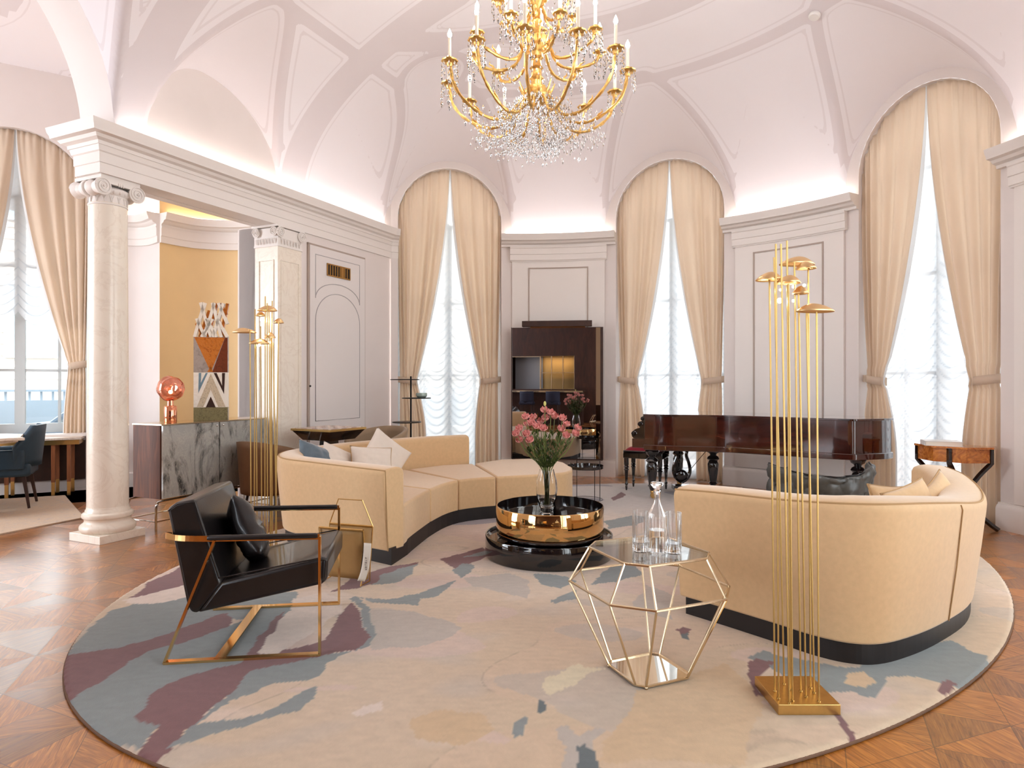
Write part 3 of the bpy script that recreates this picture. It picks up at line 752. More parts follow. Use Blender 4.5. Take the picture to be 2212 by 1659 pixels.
def boxL(L, s, t, z, ds, dt, dz):
    vs = [L(s + x * ds / 2, t + y * dt / 2, z + q * dz / 2) for x in (-1, 1) for y in (-1, 1) for q in (-1, 1)]
    return vs, [(0, 1, 3, 2), (4, 6, 7, 5), (0, 4, 5, 1), (2, 3, 7, 6), (0, 2, 6, 4), (1, 5, 7, 3)]
def curtain(L, side, label, seed, tie=1.42, inb=.47, wb=.26, floor_in=.40, open_pow=1.6, x0=.012):
    """side -1 / +1; one cloth gathered along the arch, drawn aside by a tie-back"""
    H = .765; ZT = tie; rnd = random.Random(seed); ph0 = rnd.random() * 6; NF = 5.4
    
    def fold(u):                                  # irregular folds
        v_ = u * NF + .35 * noise.noise((u * 4, seed, 0)); k = math.sin(2 * math.pi * v_ + .9 * math.sin(2.3 * u * 6 + ph0) + ph0); return (.75 + .5 * noise.noise((u * 3, seed + 5, 1))) * (1 - 2 * abs(.5 - .5 * k) ** 1.4) * .8
    nu, nv = 110, 90
    def pos(u, f):
        xt = x0 + (H - x0) * math.sin(u * math.pi / 2) if True else 0
        zt = 3.8 + math.sqrt(max(0, H * H - xt * xt))
        xb = inb + u * wb
        if f <= 1:
            h = f ** open_pow; x = xt + (xb - xt) * h; z = zt + (ZT - zt) * f
            amp = .022 + .032 * math.sin(math.pi * min(1, f * .9)) - .008 * max(0, f - .8) * 5
            hd = math.exp(-((1 - 0) * f * 26)); y = amp * fold(u)
            y += math.exp(-f * 12) * .012 * math.sin(u * NF * 6 * math.pi)
            x += .006 * (1 - f) * math.cos(u * NF * 2 * math.pi + ph0) * (0 < u < 1)
        else:
            g = f - 1; q = math.sin(min(1, g * 1.6) * math.pi / 2); x = xb + (floor_in + u * (H - .02 - floor_in) - xb) * q; z = ZT * (1 - g) + .012 * g
            amp = .022 + .035 * q; y = amp * fold(u)
        return L(side * x, .065 + y - (.02 if abs(f - 1) < .06 else 0), z)
    m = MB(); m.grid(lambda a, b: pos(a, 2 * b if b < .5 else 1 + (b - .5) * 2), nu, nv)
    c = m.build('curtain', M['curtain'], None, ang=180, weld=False, fixn=False)
    sol = c.modifiers.new('t', 'SOLIDIFY'); sol.thickness = .004
    tag(c, label, 'curtain', 'cream curtains tied back at the arched windows')
    m = MB()
    def band(a, b):
        an = 2 * math.pi * a; ex = wb / 2 + .03; cx = inb + wb / 2 + .015
        return L(side * (cx + ex * math.cos(an)), .085 + .075 * math.sin(an), ZT - .045 + .09 * b + .02 * math.cos(an))
    m.grid(band, 28, 2, True); m.add(*boxL(L, side * (H - .0), .085, ZT + .02, .06, .03, .08))
    tb = m.build('tie_back', M['curtain'], c); s_ = tb.modifiers.new('t', 'SOLIDIFY'); s_.thickness = .006
    # pale lining edge along the opening side
    m = MB(); m.grid(lambda a, b: (lambda p: L(side * (-.012 - .02 * a), 0, 0) if False else p)(_edge(pos, L, side, a, b)), 3, 60)
    m.build('lining_edge', M['lining'], c, ang=180, weld=False, fixn=False)
    return c
def _edge(pos, L, side, a, b):
    p = Vector(pos(0, 1.96 * b)); q = Vector(L(side * -.03, .035, 0)) - Vector(L(0, 0, 0))
    return tuple(p + q * a * (.35 + .65 * math.sin(math.pi * min(1, b * 1.9))))
cl_lab = [
 ('cream curtain beside the door wall, its tie-back behind the black shelf stand', 'cream curtain tied back just left of the tall bronze mirror'),
 ('cream curtain tied back just right of the tall bronze mirror', 'cream curtain tied back above the middle of the piano'),
 ('cream curtain of the large window, falling behind the piano tail', 'widest cream curtain, ending behind the burl console table')]
sh_lab = ['white ruched sheer between mirror pier and door wall, behind the serpentine sofa', 'white ruched sheer above the piano keyboard end', 'white ruched sheer of the largest window, right of the piano']
for k, a in enumerate(WANG):
    c = pol(a, WD); td = (math.cos(R(a)), math.sin(R(a))); sd = (math.sin(R(a)), -math.cos(R(a)))   # s runs to the right seen from inside
    L = local(c, sd, td)
    make_window(k + 1, L, 0.0, k < 3, sheerlab=sh_lab[k] if k < 3 else '')
    if k < 3:
        curtain(L, -1, cl_lab[k][0], 10 + k, inb=.50 if k != 1 else .47, wb=.24 if k != 2 else .18, floor_in=.36)
        curtain(L, 1, cl_lab[k][1], 20 + k, inb=.46, wb=.27, floor_in=.38)
L = local(WC, WDIR, -WN)
make_window(6, L, .74, True, raised=2.30, sheerlab='white scalloped sheer drawn half up in the salon window', mull=(0.0,), bars=(1.55, 2.9, 3.78))
curtain(L, 1, 'cream curtain of the salon window, hanging just left of the marble column', 31, tie=1.62, inb=.56, wb=.18, floor_in=.50)
curtain(L, -1, 'cream curtain at the left edge of the photo, only its top showing', 32, tie=1.62, inb=.52, wb=.22, floor_in=.5)
sl = MB(); sl.add(*boxL(L, 0, -.02, .725, 1.66, .3, .03)); struct(sl, 'window_sill', M['trim'], smooth=False)

# street outside the salon window
fc = MB(); Lf = local(WC + (-WN) * 9.0, WDIR, -WN)
fc.add(*boxL(Lf, -2, .5, 5, 30, .4, 14)); fa = struct(fc, 'facade_across_street', pr('pale_plaster', srgb(246, 234, 220), .8), smooth=False)
fw_ = MB(); fg = MB(); ln_ = MB()
for i in range(-4, 5):
    s = i * 3.0 + 1.55
    for z in (2.9, 6.2):
        fg.add(*boxL(Lf, s, .28, z, .95, .04, 1.7)); 
        for ds in (-.5, 0, .5): fw_.add(*boxL(Lf, s + ds, .24, z, .08, .06, 1.8))
        for dz in (-.88, .3, .88): fw_.add(*boxL(Lf, s, .24, z + dz, 1.1, .07, .08))
for z in [1.2 + .28 * i for i in range(20)]: ln_.add(*boxL(Lf, -2, .28, z, 30, .02, .02))
fw_.build('facade_window_frames', pr('pale_frame', srgb(206, 212, 220), .6), fa, smooth=False); fg.build('facade_window_panes', pr('pale_pane', srgb(190, 206, 214), .2), fa, smooth=False)
ln_.build('facade_joints', pr('joint', srgb(226, 212, 200), .8), fa, smooth=False)
fb = MB(); Lb = local(WC + (-WN) * 6.5, WDIR, -WN)
fb.add(*boxL(Lb, -1, 0, 1.22, 20, .1, .05)); fb.add(*boxL(Lb, -1, 0, .62, 20, .12, .8))
for i in range(90): fb.add(*boxL(Lb, -9 + i * .2, 0, 1.1, .04, .04, .24))
bl = struct(fb, 'balustrade_outside', pr('grey_stone', srgb(168, 180, 188), .8), smooth=False)
gr = MB(); gr.add(*boxL(Lf, 0, -5, -.05, 30, 10, .1)); struct(gr, 'ground_outside', pr('street', srgb(150, 150, 150), .9), smooth=False)
Lc = local(WC + (-WN) * 4.3, WDIR, -WN)
car = thing('car', 'pale car parked outside, seen through the salon window bottom', 'car')
prof = [(-2.0, .35), (-2.0, .75), (-1.6, .9), (-1.15, .95), (-.7, 1.32), (.5, 1.36), (1.1, .98), (1.75, .9), (2.0, .7), (2.0, .35)]
m = MB(); vs = [Lc(s + .9, t, z - .28) for t in (-.8, .8) for s, z in prof]; n = len(prof)
m.add(vs, [tuple(range(n)), tuple(range(n, 2 * n))[::-1]] + [(i, (i + 1) % n, n + (i + 1) % n, n + i) for i in range(n)])
m.build('body', pr('car_paint', srgb(150, 176, 200), .3), car, smooth=False, bevel=.05)
for sx_ in (-1.25, 1.25):
    for t in (-.78, .78):
        m = MB(); c = Lc(sx_ + .9, t, .06); m.lathe([(.001, -.1), (.33, -.1), (.33, .1), (.001, .1)], c, 20, Matrix.Rotation(math.atan2(WDIR.y, WDIR.x), 3, 'Z') @ Matrix.Rotation(R(90), 3, 'X')); m.build('wheel', M['black'], car)
m = MB(); m.add([Lc(-.05, -.81, .70), Lc(.22, -.81, .98), Lc(1.35, -.81, 1.02), Lc(1.8, -.81, .70)], [(0, 1, 2, 3)]); m.build('side_window', bpy.data.materials['pale_pane'], car, smooth=False)

# smoke detector on the vault
p = Vector((.0, 0, 0)); k = ((1760 - CXP) / F, (HZ - 31) / F)
D = 6.3
for _ in range(30): D = .5 * D + .5 * ((ceil_z(k[0] * D, D) - CH) / k[1])
m = MB(); m.lathe([(.055, 0), (.058, -.02), (.045, -.035), (.001, -.037)], (0, 0, 0), 24)
o = m.build('smoke_detector', M['white']); e = .05; x, y = k[0] * D, D
nrm = Vector((-(ceil_z(x + e, y) - ceil_z(x - e, y)) / 2 / e, -(ceil_z(x, y + e) - ceil_z(x, y - e)) / 2 / e, 1)).normalized()
o.rotation_euler = nrm.to_track_quat('Z', 'Y').to_euler(); o.location = (x, y, ceil_z(x, y) - .005)
tag(o, 'small round white smoke detector on the vaulted ceiling', 'smoke detector')

# ------------------------------------------------------------------ rugs
def inpoly(x, y, P):
    c = False; j = len(P) - 1
    for i in range(len(P)):
        xi, yi = P[i]; xj, yj = P[j]
        if (yi > y) != (yj > y) and x < (xj - xi) * (y - yi) / (yj - yi) + xi: c = not c
        j = i
    return c
GREY = srgb(142, 148, 147)[:3]; DGREY = srgb(104, 112, 114)[:3]; MAU = srgb(132, 92, 92)[:3]; LT = srgb(232, 214, 200)[:3]
TAN = srgb(216, 186, 150)[:3]; LG = srgb(196, 184, 172)[:3]; BEI = srgb(214, 192, 164)[:3]; CRE = srgb(230, 214, 182)[:3]
PAT = [
 (LG, [(760, 1330), (830, 1325), (900, 1330), (960, 1345), (1000, 1365), (950, 1390), (880, 1400), (800, 1415)]),
 (LG, [(1000, 1255), (1100, 1245), (1150, 1262), (1150, 1300), (1080, 1290), (1020, 1275)]),
 (TAN, [(885, 1560), (960, 1548), (1060, 1556), (1085, 1590), (1000, 1622), (900, 1605)]),
 (TAN, [(1380, 1500), (1560, 1440), (1650, 1520), (1600, 1659), (1300, 1659)]),
 (GREY, [(140, 1430), (170, 1385), (235, 1330), (330, 1300), (420, 1288), (640, 1285), (655, 1305), (560, 1350), (480, 1345), (400, 1380), (320, 1392), (250, 1410)]),
 (MAU, [(280, 1300), (330, 1262), (400, 1225), (420, 1275), (340, 1297)]),
 (LT, [(262, 1307), (330, 1288), (410, 1268), (430, 1286), (370, 1302), (300, 1312)]),
 (MAU, [(130, 1425), (250, 1408), (330, 1385), (400, 1362), (490, 1335), (500, 1365), (400, 1400), (320, 1420), (260, 1462), (200, 1490), (150, 1525), (120, 1500)]),
 (GREY, [(150, 1525), (200, 1490), (260, 1460), (330, 1415), (400, 1395), (520, 1350), (620, 1285), (630, 1330), (580, 1370), (560, 1400), (520, 1440), (420, 1470), (350, 1490), (330, 1530), (300, 1560), (330, 1580), (290, 1630), (200, 1620), (140, 1580)]),
 (MAU, [(300, 1560), (330, 1530), (345, 1495), (420, 1465), (520, 1440), (545, 1405), (590, 1345), (612, 1330), (605, 1380), (590, 1410), (640, 1405), (700, 1390), (735, 1335), (760, 1308), (785, 1335), (797, 1390), (770, 1418), (690, 1427), (620, 1440), (540, 1462), (510, 1500), (440, 1550), (400, 1580), (370, 1632), (330, 1665), (280, 1640), (330, 1585)]),
 (GREY, [(690, 1427), (770, 1420), (797, 1385), (785, 1325), (758, 1302), (780, 1296), (806, 1325), (812, 1370), (790, 1412), (735, 1430), (700, 1445), (690, 1470), (600, 1492), (500, 1520), (440, 1558), (400, 1580), (510, 1500), (540, 1462), (620, 1440)]),
 (LT, [(560, 1422), (575, 1390), (612, 1340), (640, 1300), (715, 1285), (742, 1298), (735, 1330), (660, 1378), (600, 1420)]),
 (GREY, [(400, 1578), (450, 1568), (560, 1550), (615, 1530), (655, 1502), (685, 1492), (682, 1518), (640, 1550), (560, 1568), (470, 1592), (420, 1608), (360, 1625), (395, 1595)]),
 (GREY, [(790, 1300), (850, 1303), (905, 1288), (950, 1270), (985, 1262), (945, 1296), (915, 1300), (905, 1318), (875, 1312), (820, 1310)]),
 (MAU, [(725, 1285), (760, 1252), (840, 1232), (905, 1220), (885, 1242), (830, 1262), (780, 1275)]),
 (GREY, [(815, 1250), (880, 1232), (905, 1224), (890, 1248), (850, 1268), (800, 1272)]),
 (MAU, [(955, 1214), (1000, 1199), (1045, 1188), (1062, 1200), (1010, 1228), (992, 1246), (968, 1228)]),
 (GREY, [(978, 1238), (1002, 1224), (1020, 1226), (1018, 1242), (992, 1256)]),
 (GREY, [(1150, 1246), (1230, 1250), (1252, 1262), (1212, 1278), (1170, 1262)]),
 (GREY, [(1280, 1272), (1298, 1245), (1320, 1228), (1372, 1222), (1392, 1248), (1330, 1262)]),
 (GREY, [(1190, 1308), (1205, 1294), (1240, 1284), (1236, 1300), (1205, 1312)]),
 (LG, [(1360, 1310), (1400, 1270), (1440, 1290), (1455, 1345), (1390, 1332)]),
 (MAU, [(1456, 1368), (1470, 1361), (1484, 1367), (1480, 1380), (1466, 1382)]), (DGREY, [(1464, 1381), (1482, 1378), (1482, 1396), (1468, 1390)]),
 (DGREY, [(1146, 1546), (1155, 1520), (1168, 1520), (1168, 1540), (1156, 1552)]), (GREY, [(1112, 1608), (1118, 1570), (1134, 1556), (1142, 1570), (1132, 1600)]),
 (LG, [(1210, 1590), (1240, 1583), (1262, 1600), (1300, 1583), (1318, 1588), (1302, 1620), (1284, 1640), (1290, 1690), (1212, 1690), (1232, 1625)]),
 (DGREY, [(1252, 1650), (1264, 1622), (1282, 1616), (1296, 1645), (1300, 1700), (1244, 1700)]),
 (CRE, [(1160, 1495), (1200, 1462), (1240, 1444), (1262, 1455), (1315, 1458), (1240, 1482), (1170, 1512)]),
 (LT, [(755, 1552), (830, 1530), (826, 1546), (780, 1562)]),
 (GREY, [(1608, 1432), (1640, 1412), (1700, 1435), (1860, 1450), (2000, 1396), (2050, 1390), (2100, 1418), (2140, 1428), (2120, 1470), (2080, 1500), (2040, 1490), (1990, 1472), (1930, 1475), (1900, 1492), (1880, 1512), (1830, 1500), (1770, 1500), (1700, 1480)]),
 (TAN, [(1800, 1480), (1830, 1460), (1870, 1458), (1890, 1480), (1860, 1492)]),
 (MAU, [(1606, 1444), (1625, 1434), (1665, 1448), (1640, 1470), (1634, 1500), (1652, 1520), (1632, 1520), (1612, 1470)]),
 (MAU, [(1795, 1545), (1815, 1542), (1832, 1570), (1854, 1602), (1842, 1608), (1812, 1572)]),
 (MAU, [(2028, 1492), (2048, 1477), (2068, 1490), (2045, 1512), (2028, 1506)]),
 (GREY, [(1305, 1130), (1370, 1118), (1410, 1122), (1370, 1140), (1310, 1148)]), (MAU, [(1318, 1080), (1345, 1066), (1352, 1072), (1330, 1086)]),
 (GREY, [(1060, 1190), (1100, 1200), (1000, 1208)]),
]
RC = (.713, 5.472); RA_, RB_ = 3.745, 2.78; RAX = Vector((.669, .743)); RBX = Vector((.743, -.669))
def rug_mesh():
    import numpy as np
    n = 500; g = MB(); me_v = []; cols = []; idx = {}
    st = 2 / n; fs = []
    boxes = [(min(p[0] for p in P), max(p[0] for p in P), min(p[1] for p in P), max(p[1] for p in P)) for _, P in PAT]
    def colr(x, y):
        nz = noise.noise((x * 3, y * 3, 0)) * .05 + noise.noise((x * 9, y * 9, 3)) * .022 + noise.noise((x * 30, y * 30, 5)) * .008
        nw = noise.noise((x * 3, y * 3, 9)) * .05 + noise.noise((x * 9, y * 9, 13)) * .022 + noise.noise((x * 30, y * 30, 15)) * .008
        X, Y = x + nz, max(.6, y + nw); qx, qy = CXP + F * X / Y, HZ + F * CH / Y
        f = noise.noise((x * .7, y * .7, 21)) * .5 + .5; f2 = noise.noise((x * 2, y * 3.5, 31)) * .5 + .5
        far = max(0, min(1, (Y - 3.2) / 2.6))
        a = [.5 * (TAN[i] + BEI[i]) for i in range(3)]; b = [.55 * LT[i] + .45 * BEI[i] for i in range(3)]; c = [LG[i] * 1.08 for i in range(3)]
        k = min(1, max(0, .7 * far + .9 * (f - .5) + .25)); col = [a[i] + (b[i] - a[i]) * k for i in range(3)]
        if f2 > .62: col = [col[i] + (c[i] - col[i]) * min(1, (f2 - .62) * 9) * .5 for i in range(3)]
        if f2 < .34: col = [col[i] + (LT[i] - col[i]) * min(1, (.34 - f2) * 12) * .5 for i in range(3)]
        ct_ = abs(noise.noise((x * .9 + 5, y * 1.5, 91)) - .08)
        if ct_ < .007 and noise.noise((x * 1.7, y * 1.7, 95)) > -.05: col = [v * (.80 if ct_ < .004 else .9) for v in col]
        if noise.noise((x * .9 + 5, y * 1.5, 91)) > .08: col = [col[0] * 1.03, col[1] * 1.01, col[2] * 1.02]
        g_ = noise.noise((x * 1.1, y * 2.2, 61))
        if g_ > .3: col = [col[i] + (v - col[i]) * .55 for i, v in enumerate(srgb(222, 196, 186)[:3])]
        elif g_ < -.34: col = [col[i] + (LG[i] - col[i]) * .6 for i in range(3)]
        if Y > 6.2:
            kk = min(1, (Y - 6.2) / 1.0); col = [col[i] + (v - col[i]) * kk for i, v in enumerate(srgb(218, 208, 202)[:3])]  # window light on the far end put into the pile colour as paling
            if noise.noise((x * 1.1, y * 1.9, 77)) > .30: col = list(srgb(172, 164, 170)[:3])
        for (cc, P), bb in zip(PAT, boxes):
            if bb[0] <= qx <= bb[1] and bb[2] <= qy <= bb[3] and inpoly(qx, qy, P): col = list(cc)
        s = 1 + .10 * noise.noise((x * 14, y * 40, 41)) + .06 * noise.noise((x * 60, y * 60, 51))
        return [max(0, min(1, v * s * .86)) for v in col] + [1]
    for j in range(n + 1):
        for i in range(n + 1):
            x, y = -1 + i * st, -1 + j * st; r = math.hypot(x, y)
            if r > 1 + st * .75: continue
            if r > 1 - st * .75: x, y = x / r, y / r
            idx[i, j] = len(me_v); e = max(0, 1 - (1 - min(r, 1)) * 3.2 / .02)
            p = RAX * (x * RA_) + RBX * (y * RB_)
            me_v.append((p.x, p.y, .022 - .010 * e * e)); cols.append(colr(p.x + RC[0], p.y + RC[1]))
    for j in range(n):
        for i in range(n):
            q = [idx.get(k) for k in ((i, j), (i + 1, j), (i + 1, j + 1), (i, j + 1))]; q = [k for k in q if k is not None]
            if len(q) >= 3: fs.append(tuple(q[::-1]))
    me = bpy.data.meshes.new('oval_rug'); me.from_pydata(me_v, [], fs)
    at = me.color_attributes.new('pile', 'FLOAT_COLOR', 'POINT'); at.data.foreach_set('color', [c for q in cols for c in q])
    for p in me.polygons: p.use_smooth = True
    o = bpy.data.objects.new('oval_rug', me); COL.objects.link(o); o.location = (RC[0], RC[1], 0); return o
t = NT('rug_pile'); a = t.new('ShaderNodeAttribute', attribute_name='pile'); t.set(t.b.inputs['Base Color'], a.outputs['Color']); t.b.inputs['Roughness'].default_value = .95
t.b.inputs['Sheen Weight'].default_value = .15; t.bump(t.noise(t.obj((1, 1, 1)), 260, 2), .25, .006)
rug = rug_mesh(); rug.data.materials.append(t.m)
tag(rug, 'large oval rug with watercolour patches of beige, grey and mauve', 'rug')
m = MB(); m.tube([tuple(RAX * (RA_ * math.cos(R(2 * i))) + RBX * (RB_ * math.sin(R(2 * i)))) + (.0075,) for i in range(180)], .0065, 6, closed=True)
e_ = m.build('rug_edge', pr('rug_binding', srgb(112, 84, 66), .9), None); e_.parent = rug
M['rug2'] = stone('faded_rug_pile', srgb(206, 184, 160), srgb(190, 176, 166), srgb(176, 120, 96), 5, .9, 3)
m = MB(); ra, rb = Vector((-4.38, 6.66)), Vector((-5.0, 5.85)); dn = Vector((-.80, .60)).normalized()
P = [(-4.32, 6.66), (-4.95, 7.55), (-8.2, 6.6), (-7.6, 4.6), (-4.92, 5.78)]
P = [px(182, 1120)[:2], px(140, 1072)[:2], px(0, 1080)[:2], px(-250, 1112)[:2], px(-400, 1240)[:2], px(0, 1156)[:2]]
m.prism(P[::-1], 0.001, .014); r2 = m.build('salon_rug', M['rug2'], None, smooth=False); tag(r2, 'faded beige rug under the marble table and teal chair', 'rug')
# ------------------------------------------------------------------ tall bronze mirror on the pier
ma = 82.75; mc = Vector(pol(ma, 4.42)); mr = R(ma - 90)        # local -y faces the room
mir = thing('wall_mirror', 'tall dark bronze framed mirror with a floating top bar, on the pier between windows', 'mirror', (mc.x, mc.y, 0), mr)
W_ = .665
m = MB(); m.box((-.05, 0, 1.235), (2 * W_ - .1, .02, 1.91)); part(m, 'mirror_glass', pr('tinted_mirror', srgb(196, 196, 200), .01, 1), mir, smooth=False)
m = MB(); m.add([(W_ - .1, -.012, .28), (W_, .03, .28), (W_, .03, 2.19), (W_ - .1, -.012, 2.19), (W_ - .1, .01, .28), (W_, .05, .28), (W_, .05, 2.19), (W_ - .1, .01, 2.19)], [(0, 1, 2, 3), (4, 5, 6, 7), (0, 4, 7, 3), (1, 5, 6, 2)]); part(m, 'side_glass', M['smoke'], mir, smooth=False)
m = MB(); m.box((0, .04, 1.235), (2 * W_ + .01, .05, 1.93)); m.box((-W_, .0, 1.235), (.012, .05, 1.93)); m.box((0, .0, .27), (2 * W_, .05, .015)); part(m, 'frame', M['darkwood'], mir, smooth=False)
m = MB(); m.box((0, -.01, 2.25), (1.02, .1, .085)); part(m, 'top_bar', M['darkwood'], mir, smooth=False, bevel=.004)
m = MB(); m.box((.01, .0, 2.198), (.80, .04, .02)); part(m, 'bronze_strip', M['bronze'], mir, smooth=False)

# bar and stools seen only in the mirror
bar = thing('bar_counter', 'dark bar counter behind the camera, seen only in the tall mirror', 'bar counter', (-2.1, -2.1, 0))
m = MB(); m.box((0, 0, 1.09), (3.0, .6, .05)); part(m, 'counter_top', M['champagne'], bar, smooth=False)
m = MB(); m.box((0, -.05, .53), (2.9, .4, 1.06)); part(m, 'front', M['darkwood'], bar, smooth=False)
st0 = None
for i, x in enumerate((-3.1, -2.35, -1.5)):
    if st0 is None:
        st0 = thing('bar_stool', '', 'bar stool', (x, -1.45, 0))
        m = MB(); m.box((0, 0, .72), (.44, .42, .1)); part(m, 'seat', pr('navy_fabric', srgb(38, 40, 58), .8), st0, bevel=.03)
        m = MB(); m.grid(lambda a, b: (.24 * math.sin((a - .5) * 2.6), .24 * math.cos((a - .5) * 2.6) - .03, .72 + .38 * b), 14, 4); o = part(m, 'backrest', bpy.data.materials['navy_fabric'], st0); q = o.modifiers.new('t', 'SOLIDIFY'); q.thickness = .04
        for sx in (-1, 1):
            for sy in (-1, 1):
                m = MB(); m.tube([(sx * .17, sy * .16, .7), (sx * .21, sy * .2, 0)], .016, 6); part(m, 'leg', M['darkwood'], st0)
        s_ = st0
    else:
        s_ = copy_tree(st0); s_.location = (x, -1.45, 0)
    tag(s_, ['navy bar stool behind the camera, nearest the grey drape in the mirror', 'navy bar stool behind the camera, middle of the row in the mirror', 'navy bar stool behind the camera, below the lit bottle niche in the mirror'][i], 'bar stool', 'navy stools at the bar seen in the mirror')

# ------------------------------------------------------------------ sofas
def path_wall(mb, outer, thick, z0, ztops, flare=.03, side=1, rnd=.05):
    """upholstered wall swept along the outer plan line, rounded top"""
    n = len(outer); prof = []
    def zs(i, o, key):
        return key if key < 1 else 0
    P = [Vector(p) for p in outer]; vs = []; K = 0
    for i, p in enumerate(P):
        a = P[max(0, i - 1)]; b = P[min(n - 1, i + 1)]; d = (b - a).normalized(); nn = Vector((-d.y, d.x)) * side
        zt = ztops[i]; T = thick
        pr_ = [(.02, z0), (-flare * .4, z0 + (zt - z0) * .5), (-flare, zt - rnd), (-flare + .004, zt - rnd * .45), (-flare + .02, zt - .012), (-flare + .05, zt), (T * .55, zt + .006), (T - .05, zt), (T - .015, zt - .015), (T, zt - .05), (T, z0 + (zt - z0) * .5), (T, z0)]
        K = len(pr_)
        for o, z in pr_: vs.append((p.x + nn.x * o, p.y + nn.y * o, z))
    fs = [(i * K + k, i * K + (k + 1) % K, (i + 1) * K + (k + 1) % K, (i + 1) * K + k) for i in range(n - 1) for k in range(K)]
    fs += [tuple(range(K)), tuple(range((n - 1) * K, n * K))[::-1]]
    mb.add(vs, fs)
    pipe = [(p.x, p.y, z) for p, z in zip([Vector(vs[i * K + 4]) for i in range(n)], [vs[i * K + 4][2] for i in range(n)])]
    return pipe
def inset(path, d, side=1):
    P = [Vector(p) for p in path]; out = []
    for i, p in enumerate(P):
        a = P[max(0, i - 1)]; b = P[min(len(P) - 1, i + 1)]; t_ = (b - a).normalized(); out.append((p.x - t_.y * d * side, p.y + t_.x * d * side))
    return out
RZ = .022                                        # rug surface
# left sofa -------------------------------------------------
sofa = thing('serpentine_sofa', 'cream velvet serpentine sofa with open ottoman end, holding four cushions', 'sofa', (-.9, 6.3, 0))
o1 = cat_rom([(-.94, 4.86), (-1.20, 5.02), (-1.62, 5.30), (-1.93, 5.52), (-2.08, 5.85), (-2.05, 6.2), (-1.87, 6.62), (-1.62, 6.98), (-1.3, 7.33), (-.95, 7.62), (-.60, 7.83)], 5)
o1 = [(-.94, 4.86)] + [p for p in o1[1:]]
zt1 = [.745 + .02 * min(1, i / 20) for i in range(len(o1))]
m = MB(); pipe = path_wall(m, o1, .20, .1 + RZ, zt1, .035, -1); SB = m.build('backrest', M['velvet'], sofa, ang=50, bevel=.012)
m = MB(); m.tube(pipe, .006, 6); m.tube([(pipe[0][0], pipe[0][1], pipe[0][2]), (o1[0][0] + .01, o1[0][1] + .0, .13)], .004, 6); m.build('piping', M['pipe'], sofa)
fr_ = cat_rom([(-.845, 5.05), (-.82, 5.28), (-.765, 5.62), (-.73, 5.80), (-.64, 6.12), (-.52, 6.34), (-.34, 6.48), (-.16, 6.56), (.12, 6.66), (.38, 6.77), (.56, 6.88), (.66, 7.06)], 5)
cut = [0, 15, 25, 35, len(fr_) - 1]
bi = inset(o1, .205, -1)
backs = [[bi[4], bi[8], bi[14], bi[20], bi[26]], None, None, None]
segs = [fr_[0:16] + [(-1.10, 6.05), (-1.72, 6.30)] + [(-1.86, 6.05), (-1.80, 5.80), (-1.62, 5.56), (-1.28, 5.32), (-1.02, 5.14)],
        fr_[15:26] + [(-1.16, 7.10), (-1.30, 7.06), (-1.50, 6.83), (-1.68, 6.53), (-1.74, 6.33), (-1.12, 6.07)],
        fr_[25:36] + [(-.46, 7.62), (-.80, 7.50), (-1.14, 7.13)],
        fr_[35:] + [(.68, 7.30), (.62, 7.75), (.48, 8.05), (.20, 8.13), (-.15, 8.03), (-.44, 7.66)]]
for sg in segs:
    c = Vector((sum(p[0] for p in sg) / len(sg), sum(p[1] for p in sg) / len(sg)))
    P = [tuple(c + (Vector(p) - c) * .997) for p in sg]
    m = MB(); m.prism(P, .1 + RZ, .44); m.build('seat_section', M['velvet'], sofa, smooth=True, ang=30, bevel=.022, seg=3)
allb = [(-.92, 4.93)] + fr_[2:] + [(.64, 7.3), (.58, 7.75), (.45, 8.0), (.2, 8.08), (-.15, 7.98), (-.5, 7.75)] + inset(o1, .05, -1)[::-1][2:-1:4] + [(-.96, 4.92)]
c = Vector((-.7, 6.4)); P = [tuple(c + (Vector(p) - c) * .98) for p in allb]
m = MB(); m.prism([(-.905, 4.865)] + fr_[3:-1:2] + [(.60, 7.1), (.62, 7.3), (.56, 7.7), (.44, 7.98), (.2, 8.05), (-.15, 7.95), (-.6, 7.78)] + inset(o1, .04, -1)[::-1][1:-2:3], RZ, .125 + RZ); m.build('plinth_base', M['plinth'], sofa, smooth=False)

# right sofa ------------------------------------------------
sofb = thing('curved_sofa', 'cream velvet curved sofa turned back to the viewer, before the piano', 'sofa', (2.2, 4.2, 0))
o2k = [(.985, 3.86), (1.16, 3.66), (1.36, 3.42), (1.50, 3.24), (1.64, 3.14), (1.80, 3.13), (2.02, 3.23), (2.28, 3.40), (2.60, 3.66), (2.84, 3.95), (3.02, 4.25), (3.16, 4.58), (3.22, 4.86)]
z2k = [.775, .79, .80, .815, .825, .825, .81, .78, .735, .72, .735, .76, .775]
o2 = cat_rom(o2k, 5); zt2 = [q[0] for q in cat_rom([(z,) for z in z2k], 5)]
m = MB(); pipe = path_wall(m, o2, .21, .1 + RZ, zt2, .045, 1); m.build('backrest', M['velvet'], sofb, ang=50, bevel=.012)
m = MB(); m.tube(pipe, .006, 6); m.build('piping', M['pipe'], sofb)
i = 36; d = Vector(o2[i + 1]) - Vector(o2[i - 1]); d.normalize(); nn = Vector((d.y, -d.x))
m = MB(); m.tube([(o2[i][0] + nn.x * q, o2[i][1] + nn.y * q, z) for q, z in ((-.017, .125), (.02, .42), (.048, zt2[i] - .045), (.040, zt2[i] - .02))], .0035, 6); m.build('back_seam', M['pipe'], sofb)
b2 = inset(o2, .215, 1)
seat2 = b2[3:-3:2] + [(2.75, 5.25), (2.35, 5.15), (2.05, 4.92), (1.80, 4.62), (1.55, 4.30), (1.25, 4.02)]
